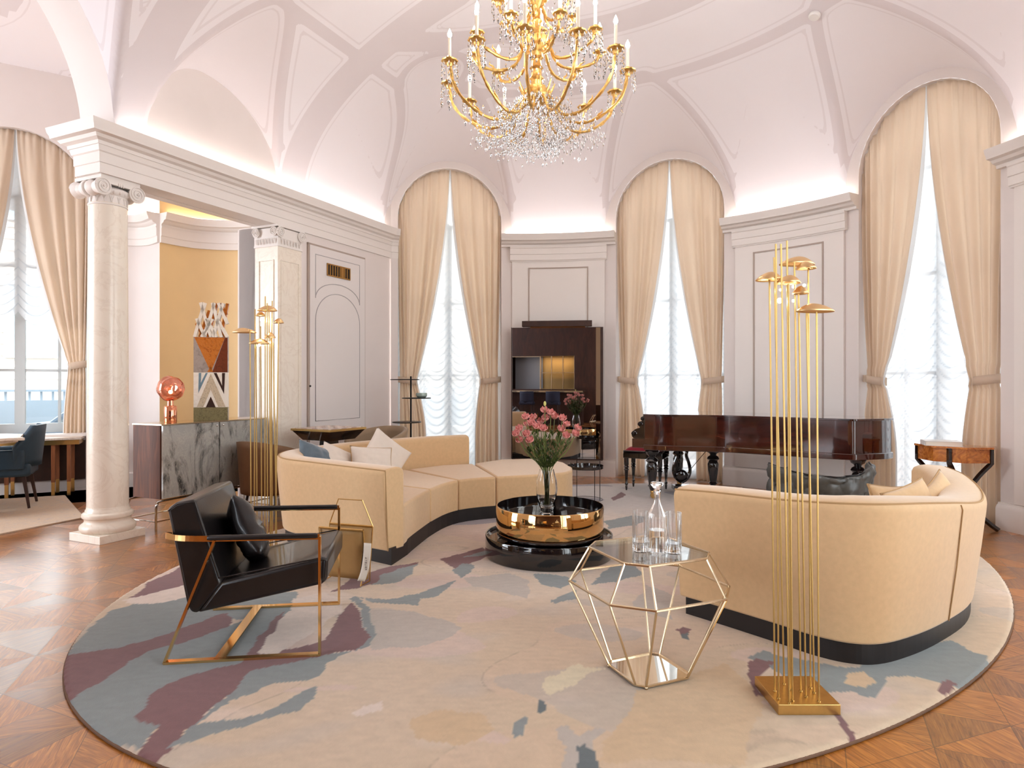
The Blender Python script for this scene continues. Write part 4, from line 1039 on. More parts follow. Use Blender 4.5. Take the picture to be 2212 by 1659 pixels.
m = MB(); m.prism(seat2, .1 + RZ, .44); m.build('seat_section', M['velvet'], sofb, ang=30, bevel=.03)
m = MB(); m.prism(inset(o2, .035, 1)[1:] + [(2.9, 5.0), (2.35, 5.1), (2.08, 4.88), (1.83, 4.6), (1.58, 4.27), (1.22, 3.98)], RZ, .125 + RZ); m.build('plinth_base', M['plinth'], sofb, smooth=False)

# ------------------------------------------------------------------ cushions
def cushion(name, label, cat, c, size, thick, rot, mat, seam=None, group=None, wr=0, seed=0, fringe=False):
    def f(a, b, sg):
        x, y = 2 * a - 1, 2 * b - 1; e = (1 - abs(x) ** 3.2) * (1 - abs(y) ** 3.2); k = 1 - .07 * (1 - abs(y) ** 2) * abs(x) ** 4; k2 = 1 - .07 * (1 - abs(x) ** 2) * abs(y) ** 4
        z = sg * thick / 2 * max(0, e) ** .55 + (wr * noise.noise((x * 2.2 + seed, y * 2.2, sg)) * e if wr else 0) + (wr * .5 * noise.noise((x * 6 + seed, y * 6, sg)) * e if wr else 0)
        return (x * size[0] / 2 * k, y * size[1] / 2 * k2, z)
    m = MB(); m.grid(lambda a, b: f(a, b, 1), 24, 24); m.grid(lambda a, b: f(a, b, -1), 24, 24)
    r = m.build(name, mat, None, ang=180); r.location = c; r.rotation_euler = rot; tag(r, label, cat, group)
    if seam:
        ed = [f(t / 24, 0, 1) for t in range(24)] + [f(1, t / 24, 1) for t in range(24)] + [f(1 - t / 24, 1, 1) for t in range(24)] + [f(0, 1 - t / 24, 1) for t in range(24)]
        m = MB(); m.tube(ed, .005, 5, closed=True); s_ = m.build('piping', seam, None); s_.parent = r
    return r
G = 'cushions on the serpentine sofa'
cushion('cushion', 'pale silk cushion standing highest on its corner against the serpentine sofa back', 'cushion', (-1.28, 6.48, .635), (.46, .46), .15, (R(72), R(38), R(28)), M['silk'], None, G, .01, 1)
cushion('cushion', 'cream pleated cushion lying before the pale silk one on the serpentine sofa', 'cushion', (-1.36, 6.28, .60), (.42, .36), .16, (R(66), R(6), R(30)), M['silk'], M['pipe'], G, .012, 2)
cushion('cushion', 'small cream cushion with a bead tassel, beside the blue cushion', 'cushion', (-1.66, 6.22, .585), (.42, .40), .13, (R(62), R(26), R(40)), M['silk'], None, G, .01, 3)
cushion('cushion', 'grey blue leaf patterned velvet cushion at the sofa corner', 'cushion', (-1.80, 6.02, .63), (.44, .42), .14, (R(62), R(20), R(62)), M['bluevelvet'], None, G, .012, 4)
G = 'cushions on the sofa seen from behind'
cushion('cushion', 'cream piped cushion resting in the right-hand corner of the near sofa', 'cushion', (2.76, 4.15, .575), (.48, .40), .13, (R(70), R(-14), R(42)), M['velvet'], M['pipe'], G, .008, 5)
cushion('cushion', 'cream piped cushion peeping over the near sofa back, beside the other', 'cushion', (2.46, 3.96, .575), (.46, .40), .12, (R(72), R(-8), R(30)), M['velvet'], M['pipe'], G, .008, 6)
cushion('cushion', 'hindmost cream cushion behind the two piped ones of the near sofa', 'cushion', (2.56, 4.30, .53), (.44, .38), .12, (R(66), R(6), R(26)), M['velvet'], M['pipe'], G, .008, 7)

# ------------------------------------------------------------------ black leather armchair
ac = thing('leather_armchair', 'black leather lounge armchair with polished gold bar frame on the rug', 'armchair', (-1.70, 3.17, RZ), math.atan2(.10, .73))
A, B = .737, .76
def ext(mb, prof, b0, b1): 
    n = len(prof); mb.add([(a, b0, z) for a, z in prof] + [(a, b1, z) for a, z in prof], [tuple(range(n)), tuple(range(n, 2 * n))[::-1]] + [(i, (i + 1) % n, n + (i + 1) % n, n + i) for i in range(n)])
m = MB(); ext(m, [(-.012, .745), (.03, .775), (.12, .79), (.235, .40), (.25, .36), (.13, .215), (.10, .225), (.082, .26)], .06, .70); part(m, 'backrest', M['leather'], ac, bevel=.028, seg=3, ang=40)
m = MB(); ext(m, [(.125, .215), (.24, .37), (.74, .475), (.768, .47), (.765, .36), (.735, .335)], .06, .70); part(m, 'seat', M['leather'], ac, bevel=.02, seg=3, ang=40)
for b in (.062, .698): m = MB(); m.tube([(-.005, b, .735), (.04, b, .768), (.118, b, .776), (.235, b, .39), (.72, b, .472), (.757, b, .46), (.752, b, .372)], .004, 6); part(m, 'seam', M['leather'], ac)
for b in (0, B):
    m = MB(); s_ = 1 if b == 0 else -1
    m.box((A / 2, b, .006), (A, .035, .012)); m.box((A, b, .30), (.012, .028, .60))
    d = Vector((.235, 0, .595)); rot = Matrix.Rotation(math.atan2(.235, .595), 3, 'Y'); m.box((.1175, b, .30), (.012, .028, d.length), rot=rot)
    arm = [(A, b, .598), (.30, b, .603), (.16, b, .606), (.06, b + s_ * .012, .61), (.0, b + s_ * .04, .615), (-.02, b + s_ * .075, .612), (-.012, b + s_ * .12, .60)]
    m.tube(cat_rom(arm, 5), .012, 4, flat=(.004, .020))
    part(m, 'side_frame', M['gold'], ac, smooth=False, fixn=True)
    m = MB(); m.tube([(A - .01, b, .603), (A - .02, b, .603), (.215, b, .608), (.20, b, .608)], [.011, .014, .014, .011], 10); part(m, 'arm_pad', M['leather'], ac)
m = MB(); m.box((.255, B / 2, .008), (.05, B, .010)); part(m, 'cross_bar', M['gold'], ac, smooth=False)
q = Matrix.Translation((-1.70, 3.17, RZ)) @ Matrix.Rotation(math.atan2(.10, .73), 4, 'Z')
pc = q @ Vector((.30, .36, .555))
cushion('cushion', 'black leather scatter cushion on the black leather armchair', 'cushion', tuple(pc), (.40, .36), .15, (R(66), R(24), R(7.8 + 90 + 12)), M['leather'], None, None, .022, 8)

# ------------------------------------------------------------------ magazine rack
mg = thing('magazine_rack', 'gold wire and tan leather magazine rack with a white paper tag', 'magazine rack', (-1.145, 4.47, RZ), R(-17.5))
for sy in (-1, 1):
    m = MB(); m.grid(lambda a, b: ((a - .5) * .33, sy * (.012 + .05 * b ** 1.2), .03 + .345 * b), 4, 8); o = part(m, 'side_panel', M['tan'], mg, fixn=False); s_ = o.modifiers.new('t', 'SOLIDIFY'); s_.thickness = .006
    m = MB(); m.tube([(-.17, sy * .064, .378), (.17, sy * .064, .378)], .008, 8)
    for sx in (-1, 1): m.tube([(sx * .172, sy * .064, .378), (sx * .172, sy * .03, .15), (sx * .155, sy * .06 - .01, .004)], .0045, 6)
    part(m, 'rail', M['brass'], mg)
m = MB(); m.tube([(-.172, .064, .378), (-.10, .064, .555), (.09, .064, .555), (.172, .064, .378)], .0045, 6); part(m, 'handle', M['brass'], mg)
for sx in (-1, 1): m = MB(); m.tube([(sx * .155, -.07, .006), (sx * .155, .05, .006)], .004, 6); part(m, 'foot_bar', M['brass'], mg)
m = MB(); 
def tg(a, b): return (.185 + .055 * a - .045 * b ** 3, -.075 - .012 * math.sin(b * 2.2), .300 - .255 * b)
m.grid(tg, 4, 12); o = part(m, 'paper_tag', M['paper'], mg, fixn=False); s_ = o.modifiers.new('t', 'SOLIDIFY'); s_.thickness = .002
m = MB(); m.grid(lambda a, b: (tg(0, b)[0] - .001 - .02 * a * math.sin(math.pi * (.1 + .85 * b)) + .004, -.070, .288 - .235 * b), 2, 10); part(m, 'tag_loop', M['black'], mg, fixn=False)
cu = bpy.data.curves.new('tag_text', 'FONT'); cu.body = 'ATELIER'; cu.size = .019; cu.space_character = 1.35; cu.extrude = .0005; cu.align_x = 'CENTER'; cu.align_y = 'CENTER'
tx = bpy.data.objects.new('tag_lettering', cu); COL.objects.link(tx); cu.materials.append(M['ink']); tx.parent = mg; tx.location = (.207, -.0905, .165)
tx.rotation_euler = Matrix(((0, 1, 0), (0, 0, -1), (-1, 0, 0))).to_euler()
bpy.context.view_layer.update(); me_ = bpy.data.meshes.new_from_object(tx); t2 = bpy.data.objects.new('tag_lettering', me_); COL.objects.link(t2); t2.parent = mg; t2.location = tx.location; t2.rotation_euler = tx.rotation_euler; bpy.data.objects.remove(tx); me_.materials.clear(); me_.materials.append(M['ink']); t2.name = 'tag_lettering'

# ------------------------------------------------------------------ round two-tier coffee table and vase
ct = thing('coffee_table', 'round two-tier coffee table, polished gold drum over a black lacquer drum', 'coffee table', (.295, 5.20, RZ))
m = MB(); m.lathe([(.46, .0), (.505, .004), (.51, .012), (.51, .162), (.507, .168), (.498, .168), (.495, .163), (.495, .139), (.001, .137)], n=96); part(m, 'lower_drum', M['lacquer'], ct)
m = MB(); m.lathe([(.001, .1395), (.4945, .1395)], n=96, cap=False); part(m, 'lower_top', M['smoke'], ct)
m = MB(); m.lathe([(.001, .17), (.34, .17), (.34, .195), (.424, .197), (.427, .202), (.427, .395), (.423, .400), (.416, .400)], (.005, -.035, 0), n=96, cap=False); part(m, 'upper_drum', M['bronze'], ct)
m = MB(); m.lathe([(.36, .172), (.420, .172), (.420, .198), (.36, .198)], (.005, -.035, 0), n=96); part(m, 'shadow_band', M['lacquer'], ct)
m = MB(); m.lathe([(.416, .3995), (.414, .318), (.412, .312)], (.005, -.035, 0), n=96, cap=False); part(m, 'tray_wall', M['lacquer'], ct)
m = MB(); m.lathe([(.412, .313), (.001, .313)], (.005, -.035, 0), n=96, cap=False); part(m, 'tray_top', M['smoke'], ct)
vx, vy, vz = .279, 5.22, RZ + .3135
vase = thing('glass_vase', 'clear glass vase of pink flowers on the round coffee table', 'vase', (vx, vy, vz))
m = MB(); m.lathe([(.001, .0), (.050, .0), (.055, .008), (.050, .03), (.062, .07), (.080, .14), (.0875, .20), (.082, .27), (.064, .335), (.058, .36), (.0545, .36), (.060, .335), (.077, .27), (.0825, .20), (.075, .14), (.055, .075), (.03, .055), (.001, .052)], n=40); part(m, 'body', M['glassv'], vase)
m = MB(); m.lathe([(.001, .056), (.03, .058), (.054, .078), (.0735, .14), (.0735, .1405), (.001, .1405)], n=32); part(m, 'water', pr('water', (1, 1, 1, 1), 0, trans=1, ior=1.2), vase)
def blossom(mb, c, r, up, n=3, seed=0):
    rnd = random.Random(seed); up = Vector(up).normalized(); q = up.to_track_quat('Z', 'Y').to_matrix(); c = Vector(c)
    for ring in range(n):
        k = 6 - ring; rr = r * (1 - ring * .28)
        for i in range(k):
            a = 2 * math.pi * (i + ring * .5) / k + rnd.uniform(-.2, .2)
            def f(u, v, a=a, rr=rr, ring=ring):
                w_ = (u - .5) * 1.5 * math.sin(math.pi * min(1, .15 + v * .8)) ; rad = rr * (.15 + .85 * math.sin(v * 1.75) ** 1) ; h = rr * (-.45 + 1.25 * v ** 1.1 + ring * .16)
                rad *= (1 - .12 * ring) * (1 - .25 * max(0, v - .75) * 4 * (.5 - ring * .2)); th = a + w_
                return c + q @ Vector((rad * math.cos(th), rad * math.sin(th), h + .12 * rr * math.sin(7 * th)))
            mb.grid(f, 4, 4)
FL = [(1178, 905, .02), (1190, 893, .0), (1215, 905, -.02), (1168, 912, .04), (1136, 902, .0), (1152, 903, .03), (1148, 915, -.03), (1160, 922, -.05), (1174, 927, -.06), (1140, 917, .05),
      (1123, 927, .0), (1116, 938, -.02), (1138, 939, -.04), (1124, 952, .0), (1145, 952, -.05), (1223, 918, .05), (1212, 928, -.02), (1222, 942, -.04), (1247, 926, .04), (1242, 938, -.02), (1198, 901, .03), (1176, 888, .02)]
first = True; side_lab = {}
for i, (x, y, dd) in enumerate(FL):
    p = Vector(pd(x, y, vy + dd * 2)); bse = Vector((vx + random.uniform(-.02, .02), vy + random.uniform(-.02, .02), vz + .08))
    nk = Vector((vx + (p.x - vx) * .16, vy + (p.y - vy) * .16, vz + .36))
    fl = thing('flower', '', 'flower', tuple(bse), group='pink flowers in the glass vase')
    m = MB(); m.tube(cat_rom([tuple(bse), tuple(nk), tuple((nk + p) / 2 + Vector(((p.x - vx) * .12, 0, .0))), tuple(p)], 5), .0028, 5); m.build('stem', M['stem'], fl)
    m = MB(); blossom(m, p, .035, (p - nk).normalized() * .6 + Vector((0, -.5, .2)), 3, i); o = m.build('blossom', M['petal'], fl, ang=180, fixn=False, weld=False)
    m = MB(); rnd = random.Random(i)
    for k in range(15):
        t = rnd.uniform(.0, .72); bp = nk + (p - nk) * t; an = rnd.uniform(0, 6.28); ln = rnd.uniform(.05, .085); dr_ = Vector((math.cos(an), math.sin(an), .9)).normalized(); sd = dr_.cross(Vector((0, 0, 1))).normalized()
        m.add([bp, bp + dr_ * ln * .5 + sd * ln * .16, bp + dr_ * ln, bp + dr_ * ln * .5 - sd * ln * .16], [(0, 1, 2, 3)])
    m.build('leaves', M['leaf'], fl, smooth=False, fixn=False)
    row = 0 if y > 935 else 1 if y > 912 else 2
    mates = sorted(q[0] for q in FL if (0 if q[1] > 935 else 1 if q[1] > 912 else 2) == row); od = mates.index(x)
    fl['label'] = 'pink flower in the vase, %s bloom from the left in its %s row' % (['first', 'second', 'third', 'fourth', 'fifth', 'sixth', 'seventh', 'eighth', 'ninth', 'tenth'][od], ['lowest', 'middle', 'uppermost'][row])
fl = thing('flower_bud', 'pale yellow unopened bud, the topmost stem in the glass vase', 'flower bud', (vx, vy, vz + .1), group='pink flowers in the glass vase')
p = Vector(pd(1177, 872, vy)); m = MB(); m.tube([(vx, vy, vz + .36), p], .0025, 5); m.build('stem', M['stem'], fl); m = MB(); m.sphere(p, .014, 8, 6, (.8, .8, 1.5)); m.build('bud', M['bud'], fl)

# ------------------------------------------------------------------ faceted side table
sx0, sy0 = .648, 3.085
gt = thing('faceted_side_table', 'faceted champagne-gold wire side table with clear glass top and mirrored base', 'side table', (sx0, sy0, RZ), R(23))
def octg(h, c): return [(-h + c, -h), (h - c, -h), (h, -h + c), (h, h - c), (h - c, h), (-h + c, h), (-h, h - c), (-h, -h + c)]
bs, md, tp = octg(.148, .035), octg(.325, .14), octg(.232, .078)
zb, zm, zt = .012, .44 - RZ, .60 - RZ
for ring, z, nm in ((bs, zb, 'base_ring'), (md, zm, 'waist_ring'), (tp, zt, 'top_ring')): m = MB(); m.tube([(x, y, z) for x, y in ring], .0065, 6, closed=True); part(m, nm, M['champagne'], gt)
for i in range(8):
    m = MB(); m.tube([(bs[i][0], bs[i][1], zb), (md[i][0], md[i][1], zm), (tp[i][0], tp[i][1], zt)], .0058, 6); part(m, 'strut', M['champagne'], gt)
m = MB(); m.prism(octg(.228, .076), zt - .002, zt + .004); part(m, 'glass_top', M['tableglass'], gt, smooth=False)
m = MB(); m.prism(octg(.146, .034), .004, .010); part(m, 'mirror_base', pr('base_mirror', srgb(240, 236, 228), .02, 1), gt, smooth=False)
for i in (0, 2, 4, 6):
    m = MB(); m.sphere((bs[i][0], bs[i][1], .006), .008, 8, 6); part(m, 'foot', M['champagne'], gt)
TZ = .6045
def tumbler(c, label):
    o = thing('tumbler', label, 'glass', c, group='tall ribbed glasses beside the decanter')
    rib = lambda a, z: 1 + .022 * math.cos(a * 22)
    m = MB(); m.lathe([(.001, 0), (.034, 0), (.036, .003), (.036, .188), (.0335, .188)], n=132, wob=rib, cap=False); part(m, 'outer_wall', M['glass'], o, ang=20)
    m = MB(); m.lathe([(.001, .045), (.031, .045), (.0335, .188)], n=40, cap=False); part(m, 'inner_wall', M['glass'], o)
    m = MB(); m.lathe([(.001, .001), (.03, .002), (.033, .02), (.03, .043), (.001, .04)], n=18); part(m, 'thick_base', M['crystal'], o, smooth=False)
    return o
tumbler((.648 - .045, 3.05, TZ), 'tall ribbed glass on the faceted table, nearer the coffee table than the decanter')
tumbler((.648 + .105, 3.02, TZ), 'tall ribbed glass on the faceted table, in front of the near sofa end')
dc = thing('decanter', 'ribbed clear glass decanter with faceted stopper, half full of water', 'decanter', (.648 + .030, 3.03, TZ))
m = MB(); m.lathe([(.001, 0), (.041, 0), (.044, .004), (.044, .165), (.038, .185), (.024, .215), (.016, .232), (.014, .25), (.015, .272), (.019, .28)], n=120, cap=False, wob=lambda a, z: 1 + (.02 * math.cos(a * 24) if z < .17 else 0)); part(m, 'body', M['glass'], dc, ang=25)
m = MB(); m.lathe([(.001, .268), (.013, .27), (.017, .286), (.014, .296), (.020, .302), (.030, .318), (.030, .326), (.001, .328)], n=10); part(m, 'stopper', M['crystal'], dc, smooth=False)
m = MB(); m.lathe([(.001, .01), (.040, .01), (.040, .105), (.001, .105)], n=36); part(m, 'water', M['glassv'], dc)

# ------------------------------------------------------------------ gilt rod floor lamps
def petal(mb, c, a, b, h, yaw, tilt=0.0):
    c = Vector(c); q = Matrix.Rotation(yaw, 3, 'Z') @ Matrix.Rotation(tilt, 3, 'Y')
    def f(u, v):
        an = 2 * math.pi * u; r = v; ea = a * (1 + .18 * math.cos(an)); x, y = ea * r * math.cos(an), b * r * math.sin(an)
        z = h * .72 * (1 - r ** 2.2) + h * .5 * (x / a) * (1 - r)
        return c + q @ Vector((x, y, z))
    mb.grid(lambda u, v: f(u, max(v, .001)), 28, 8, True)
def rod_lamp(root, base_rods, shades, leds, D, k=1.0):
    # base_rods: (x_base, y_base, x_top, z_top) in the lamp's frame
    m = MB(); m.box((0, 0, .022), (.258, .262, .044)); part(m, 'base', M['brass'], root, smooth=False, bevel=.002)
    for (xb, yb, xt, z) in base_rods:
        m = MB(); m.tube([(xb, yb, .044), (xt, yb, z)], .0038, 8); m.lathe([(.008, .044), (.007, .050), (.004, .05)], (xb, yb, 0), 12); part(m, 'rod', M['rod'], root)
    for (x, y, z, a, b, h, yaw) in shades:
        m = MB(); petal(m, (x, y, z), a, b, h, yaw); o = part(m, 'shade', M['shade'], root, ang=180, fixn=False); s_ = o.modifiers.new('t', 'SOLIDIFY'); s_.thickness = .004
    for (x, y, z, r) in leds:
        m = MB(); m.sphere((x, y, z), r, 10, 8); part(m, 'led', M['spot'], root)
def lx(x, D, X0): return (x - CXP) / F * D - X0
X0, D0 = 1.23, 2.81
l1 = thing('rod_floor_lamp', 'tall gilt rod floor lamp with leaf shades, standing before the near sofa', 'floor lamp', (X0, D0, RZ), R(0), 'gilt rod floor lamps')
BR = [(1674, 1493, 1662, 604), (1682, 1509, 1676, 527), (1694, 1478, 1672, 556), (1705, 1519, 1687, 527), (1708, 1490, 1700, 520), (1712, 1514, 1703, 613), (1730, 1493, 1716, 566), (1741, 1505, 1725, 634), (1751, 1486, 1746, 581), (1759, 1497, 1742, 660), (1769, 1516, 1764, 673)]
rods = []
for (xb, yb, xt, yt) in BR:
    D = F * (CH - .066) / (yb - HZ); rods.append(((xb - CXP) / F * D - X0, D - D0, (xt - CXP) / F * D - X0, CH - (yt - HZ) / F * D - RZ))
def sh(x, y, D, a, b, h, yaw): p = pd(x, y, D); return (p[0] - X0, p[1] - D0, p[2] - RZ, a, b, h, yaw)
rod_lamp(l1, rods, [sh(1657, 606, 2.78, .055, .045, .042, 0), sh(1701, 612, 2.74, .052, .045, .040, .5), sh(1716, 572, 2.86, .078, .05, .042, .15), sh(1745, 581, 2.80, .040, .035, .036, 2.6), sh(1729, 635, 2.75, .030, .03, .040, .9), sh(1767, 674, 2.72, .080, .05, .040, 3.3)],
         [(lx(1682, 2.8, X0), -.02, CH - (650 - HZ) / F * 2.8 - RZ, .011), (lx(1688, 2.82, X0), .02, 1.78, .005), (lx(1716, 2.8, X0), .0, 1.79, .006), (lx(1744, 2.8, X0), .02, 1.80, .006), (lx(1716, 2.8, X0), .0, 1.73, .006)], 2.8)
X0, D0 = -1.80, 4.62
l2 = thing('rod_floor_lamp', 'tall gilt rod floor lamp with leaf shades, behind the black armchair', 'floor lamp', (X0, D0, RZ), 0, 'gilt rod floor lamps')
rods = []
for i, (x, xt, yt) in enumerate([(543, 540, 712), (549, 551, 668), (556, 553, 738), (566, 563, 705), (572, 573, 640), (578, 577, 655), (583, 588, 650), (589, 585, 725), (594, 602, 695), (599, 590, 740), (586, 581, 668)]):
    D = D0 + (-.09 + .18 * ((i * 7) % 11) / 10); rods.append(((x - CXP) / F * D - X0, D - D0, (xt - CXP) / F * D - X0, CH - (yt - HZ) / F * D - RZ))
rod_lamp(l2, rods, [sh(574, 672, 4.62, .068, .05, .045, 0), sh(561, 683, 4.66, .03, .03, .035, 0), sh(532, 719, 4.58, .085, .05, .04, 3.1), sh(600, 698, 4.65, .034, .04, .04, .4), sh(556, 743, 4.56, .068, .05, .042, .3), sh(581, 730, 4.6, .036, .035, .045, .2)],
         [(lx(570, 4.6, X0), -.05, CH - (692 - HZ) / F * 4.6 - RZ, .014), (lx(580, 4.6, X0), 0, 1.66, .008), (lx(558, 4.6, X0), 0, 1.64, .008)], 4.6)
# ------------------------------------------------------------------ piano, stool
P0 = Vector((1.545, 7.62)); AX = Vector((.886, -.46)).normalized(); BX = Vector((-AX.y, AX.x))   # AX along the case, BX away from the viewer
pn = thing('grand_piano', 'antique polished mahogany grand piano on turned legs, lid closed', 'piano')
near = cat_rom([(1.56, 7.62), (1.80, 7.50), (2.12, 7.43), (2.42, 7.34), (2.85, 7.05), (3.22, 6.77), (3.46, 6.60)], 5)
tail = [(3.50, 6.595), (3.88, 6.72), (3.98, 6.80), (4.02, 6.95)]
far = [(3.95, 7.18), (2.12, 8.62)]
case = near + tail + far
zl = .60
m = MB(); m.prism(case, zl + .065, 1.0); m.build('case', M['mahogany'], pn, ang=30)
cc = Vector((2.8, 7.5)); big = [tuple(cc + (Vector(p) - cc) * 1.012) for p in case]
m = MB(); m.prism(big, zl, zl + .065); m.build('lower_moulding', M['mahogany'], pn, ang=30, bevel=.008)
m = MB(); m.prism([tuple(cc + (Vector(p) - cc) * 1.016) for p in case], 1.0, 1.022); m.build('lid', M['mahogany'], pn, ang=30, bevel=.004)
kb = [Vector((1.56, 7.64)), Vector((2.12, 8.62))]; o_ = -AX * .15
m = MB(); m.prism([tuple(kb[0] + o_), tuple(kb[0] + AX * .05), tuple(kb[1] + AX * .05), tuple(kb[1] + o_)], zl + .02, zl + .13); m.build('key_bed', M['mahogany'], pn, smooth=False, bevel=.008)
m = MB(); kk = (kb[1] - kb[0]).normalized(); m.prism([tuple(kb[0] + kk * .08 - AX * .13), tuple(kb[0] + kk * .08), tuple(kb[1] - kk * .08), tuple(kb[1] - kk * .08 - AX * .13)], zl + .13, zl + .155); m.build('keys', M['paper'], pn, smooth=False)
for q, kk_ in ((kb[0], 0), (kb[1], -.06)):             # carved scroll cheeks
    m = MB(); kd = (kb[1] - kb[0]).normalized()
    pr_ = [(.0, .40), (-.02, .395), (-.035, .37), (-.03, .34), (-.06, .33), (-.07, .29), (-.055, .26), (-.085, .25), (-.13, .225), (-.155, .18), (-.14, .14), (-.10, .12), (0, .12)]
    pr_ = cat_rom(pr_[:-1], 3) + [(0, .12)]
    n = len(pr_); vs = [(*(q + kd * (kk_ + t) + AX * a), zl + z) for t in (0, .06) for a, z in pr_]
    m.add(vs, [tuple(range(n)), tuple(range(n, 2 * n))[::-1]] + [(i, (i + 1) % n, n + (i + 1) % n, n + i) for i in range(n)])
    for (a, z, r) in ((-.125, .185, .034), (-.05, .30, .03), (-.02, .365, .024)):
        c = q + kd * (kk_ - .005); pts = [(*(c + AX * (a + r * (1 - .8 * t / 18) * math.cos(t * .62))), zl + z + r * (1 - .8 * t / 18) * math.sin(t * .62)) for t in range(18)]; m.tube(pts, .006, 6)
    m.build('carved_cheek', M['lacquer'], pn, ang=40)
LEG = [(.035, .0), (.07, .0), (.085, -.02), (.07, -.05), (.045, -.065), (.035, -.085), (.06, -.10), (.075, -.125), (.05, -.15), (.058, -.165), (.066, -.19), (.06, -.26), (.045, -.36), (.038, -.40), (.05, -.415), (.035, -.43), (.03, -.45), (.02, -.47), (.001, -.475)]
for x, y, ft in ((1.655, 7.66, 1), (2.16, 8.42, 1), (2.44, 7.86, 0), (3.64, 6.82, 0)):
    m = MB(); m.lathe([(r, .60 + z * 1.03) for r, z in LEG][::-1], (x, y, 0), 20, wob=lambda a, z: 1 + .03 * math.cos(a * 8)); l_ = m.build('leg', M['lacquer'], pn)
    m = MB(); m.lathe([(.018, .125), (.022, .10), (.012, .085), (.014, .06)][::-1], (x, y, 0), 12); m.lathe([(.001, -.012), (.035, -.012), (.035, .012), (.001, .012)], (x + .015, y, .06), 18, Matrix.Rotation(R(90), 3, 'X')); m.build('caster', M['brass'], l_)
m = MB()
lc = Vector((2.10, 8.02))
def ly(s, z): return (lc.x + AX.y * s * -0 + .886 * 0 + BX.x * s, lc.y + BX.y * s, z)
ly = lambda s, z: (lc.x + s, lc.y - .1 * s, z)
for sg in (-1, 1):
    m.tube(cat_rom([ly(sg * .085, .60), ly(sg * .055, .50), ly(sg * .085, .40), ly(sg * .10, .30), ly(sg * .07, .21), ly(.0, .16)], 5), .02, 8)
m.sphere(ly(0, .24), .075, 16, 10, (1, .35, 1)); m.box(ly(0, .10), (.22, .14, .05))
for s_ in (-.012, .012): m.tube([ly(s_, .58), ly(s_, .25)], .003, 5)
m.build('pedal_lyre', M['lacquer'], pn)
m = MB(); m.tube([(2.42, 7.95, .60), (2.12, 8.05, .2)], .004, 5); m.build('lyre_rod', M['black'], pn)
stl = thing('piano_stool', 'red velvet topped piano stool with four turned legs, at the keyboard end', 'stool', (1.72, 8.30, RZ), R(-27))
m = MB(); m.box((0, 0, .46), (.50, .38, .10)); part(m, 'frame', M['lacquer'], stl, bevel=.01)
m = MB(); m.grid(lambda a, b: ((a - .5) * .46, (b - .5) * .34, .51 + .05 * (max(0, (1 - (2 * a - 1) ** 4) * (1 - (2 * b - 1) ** 4))) ** .5), 16, 14); part(m, 'seat_pad', M['red'], stl)
for sx in (-1, 1):
    for sy in (-1, 1):
        m = MB(); m.lathe([(.001, .0), (.01, .0), (.016, .05), (.012, .06), (.022, .08), (.014, .10), (.02, .2), (.024, .25), (.034, .265), (.022, .28), (.034, .295), (.024, .31), (.03, .33), (.03, .42)], (sx * .215, sy * .155, 0), 14); part(m, 'leg', M['lacquer'], stl)

# ------------------------------------------------------------------ tray table
tt = thing('tray_table', 'small round black tray table with thin wire legs before the mirror', 'side table', (.845, 7.45, RZ))
m = MB(); m.lathe([(.001, .385), (.20, .385), (.205, .39), (.207, .42), (.203, .42), (.200, .393), (.001, .392)], n=40); part(m, 'tray', M['lacquer'], tt)
for k in range(4):
    a = R(25 + 90 * k); m = MB(); m.tube([(.195 * math.cos(a), .195 * math.sin(a), 0), (.195 * math.cos(a), .195 * math.sin(a), .46)], .004, 6); part(m, 'leg', M['black'], tt)
m = MB(); m.tube([(.195 * math.cos(R(a)), .195 * math.sin(R(a)), .03) for a in range(0, 360, 12)], .003, 5, closed=True); part(m, 'foot_ring', M['black'], tt)

# ------------------------------------------------------------------ burl console and book
cn = Vector((4.26, 6.27)); tdir = Vector((.70, -.66)).normalized(); ndir = Vector((-tdir.y, tdir.x)) * -1; ndir = Vector((-.66, -.70)).normalized()
con = thing('burl_console_table', 'demilune burl wood console table on curved black legs by the window', 'console table')
def cp(s, n_, z): p = cn + tdir * s + ndir * n_; return (p.x, p.y, z)
def hexp(k): return [cp(-.31 * k, -.17, 0)[:2], cp(.31 * k, -.17, 0)[:2], cp(.31 * k, -.02, 0)[:2], cp(.14 * k, .15 * k, 0)[:2], cp(-.14 * k, .15 * k, 0)[:2], cp(-.31 * k, -.02, 0)[:2]]
m = MB(); m.prism(hexp(1.05), .765, .785); m.build('top', M['burl'], con, smooth=False, bevel=.003)
m = MB(); m.prism(hexp(.94), .635, .765); m.build('drawer_frieze', M['burl'], con, smooth=False)
for s_, n_ in ((-.30, -.04), (.30, -.04), (.0, .155), (-.06, -.15)):
    m = MB(); d = Vector((s_, n_ + .08)); d = d.normalized() if d.length > .01 else Vector((0, 1))
    pts = [cp(s_, n_, .77), cp(s_, n_, .63), cp(s_ - d.x * .10, n_ - d.y * .10, .50), cp(s_ - d.x * .17, n_ - d.y * .17, .36), cp(s_ - d.x * .15, n_ - d.y * .15, .2), cp(s_ - d.x * .02, n_ - d.y * .02, .07), cp(s_ + d.x * .06, n_ + d.y * .06, .012)]
    pp = [pts[0], pts[1]] + cat_rom(pts[1:], 4)[1:]; m.tube(pp, .022, 4); m.build('leg', M['lacquer'], con, ang=30)
bk_ = thing('book', 'thick white covered book lying on the burl console table', 'book', (cn.x - .08, cn.y + .04, .785), R(-22))
m = MB(); m.box((0, 0, .022), (.30, .21, .036)); part(m, 'pages', M['paper'], bk_, smooth=False)
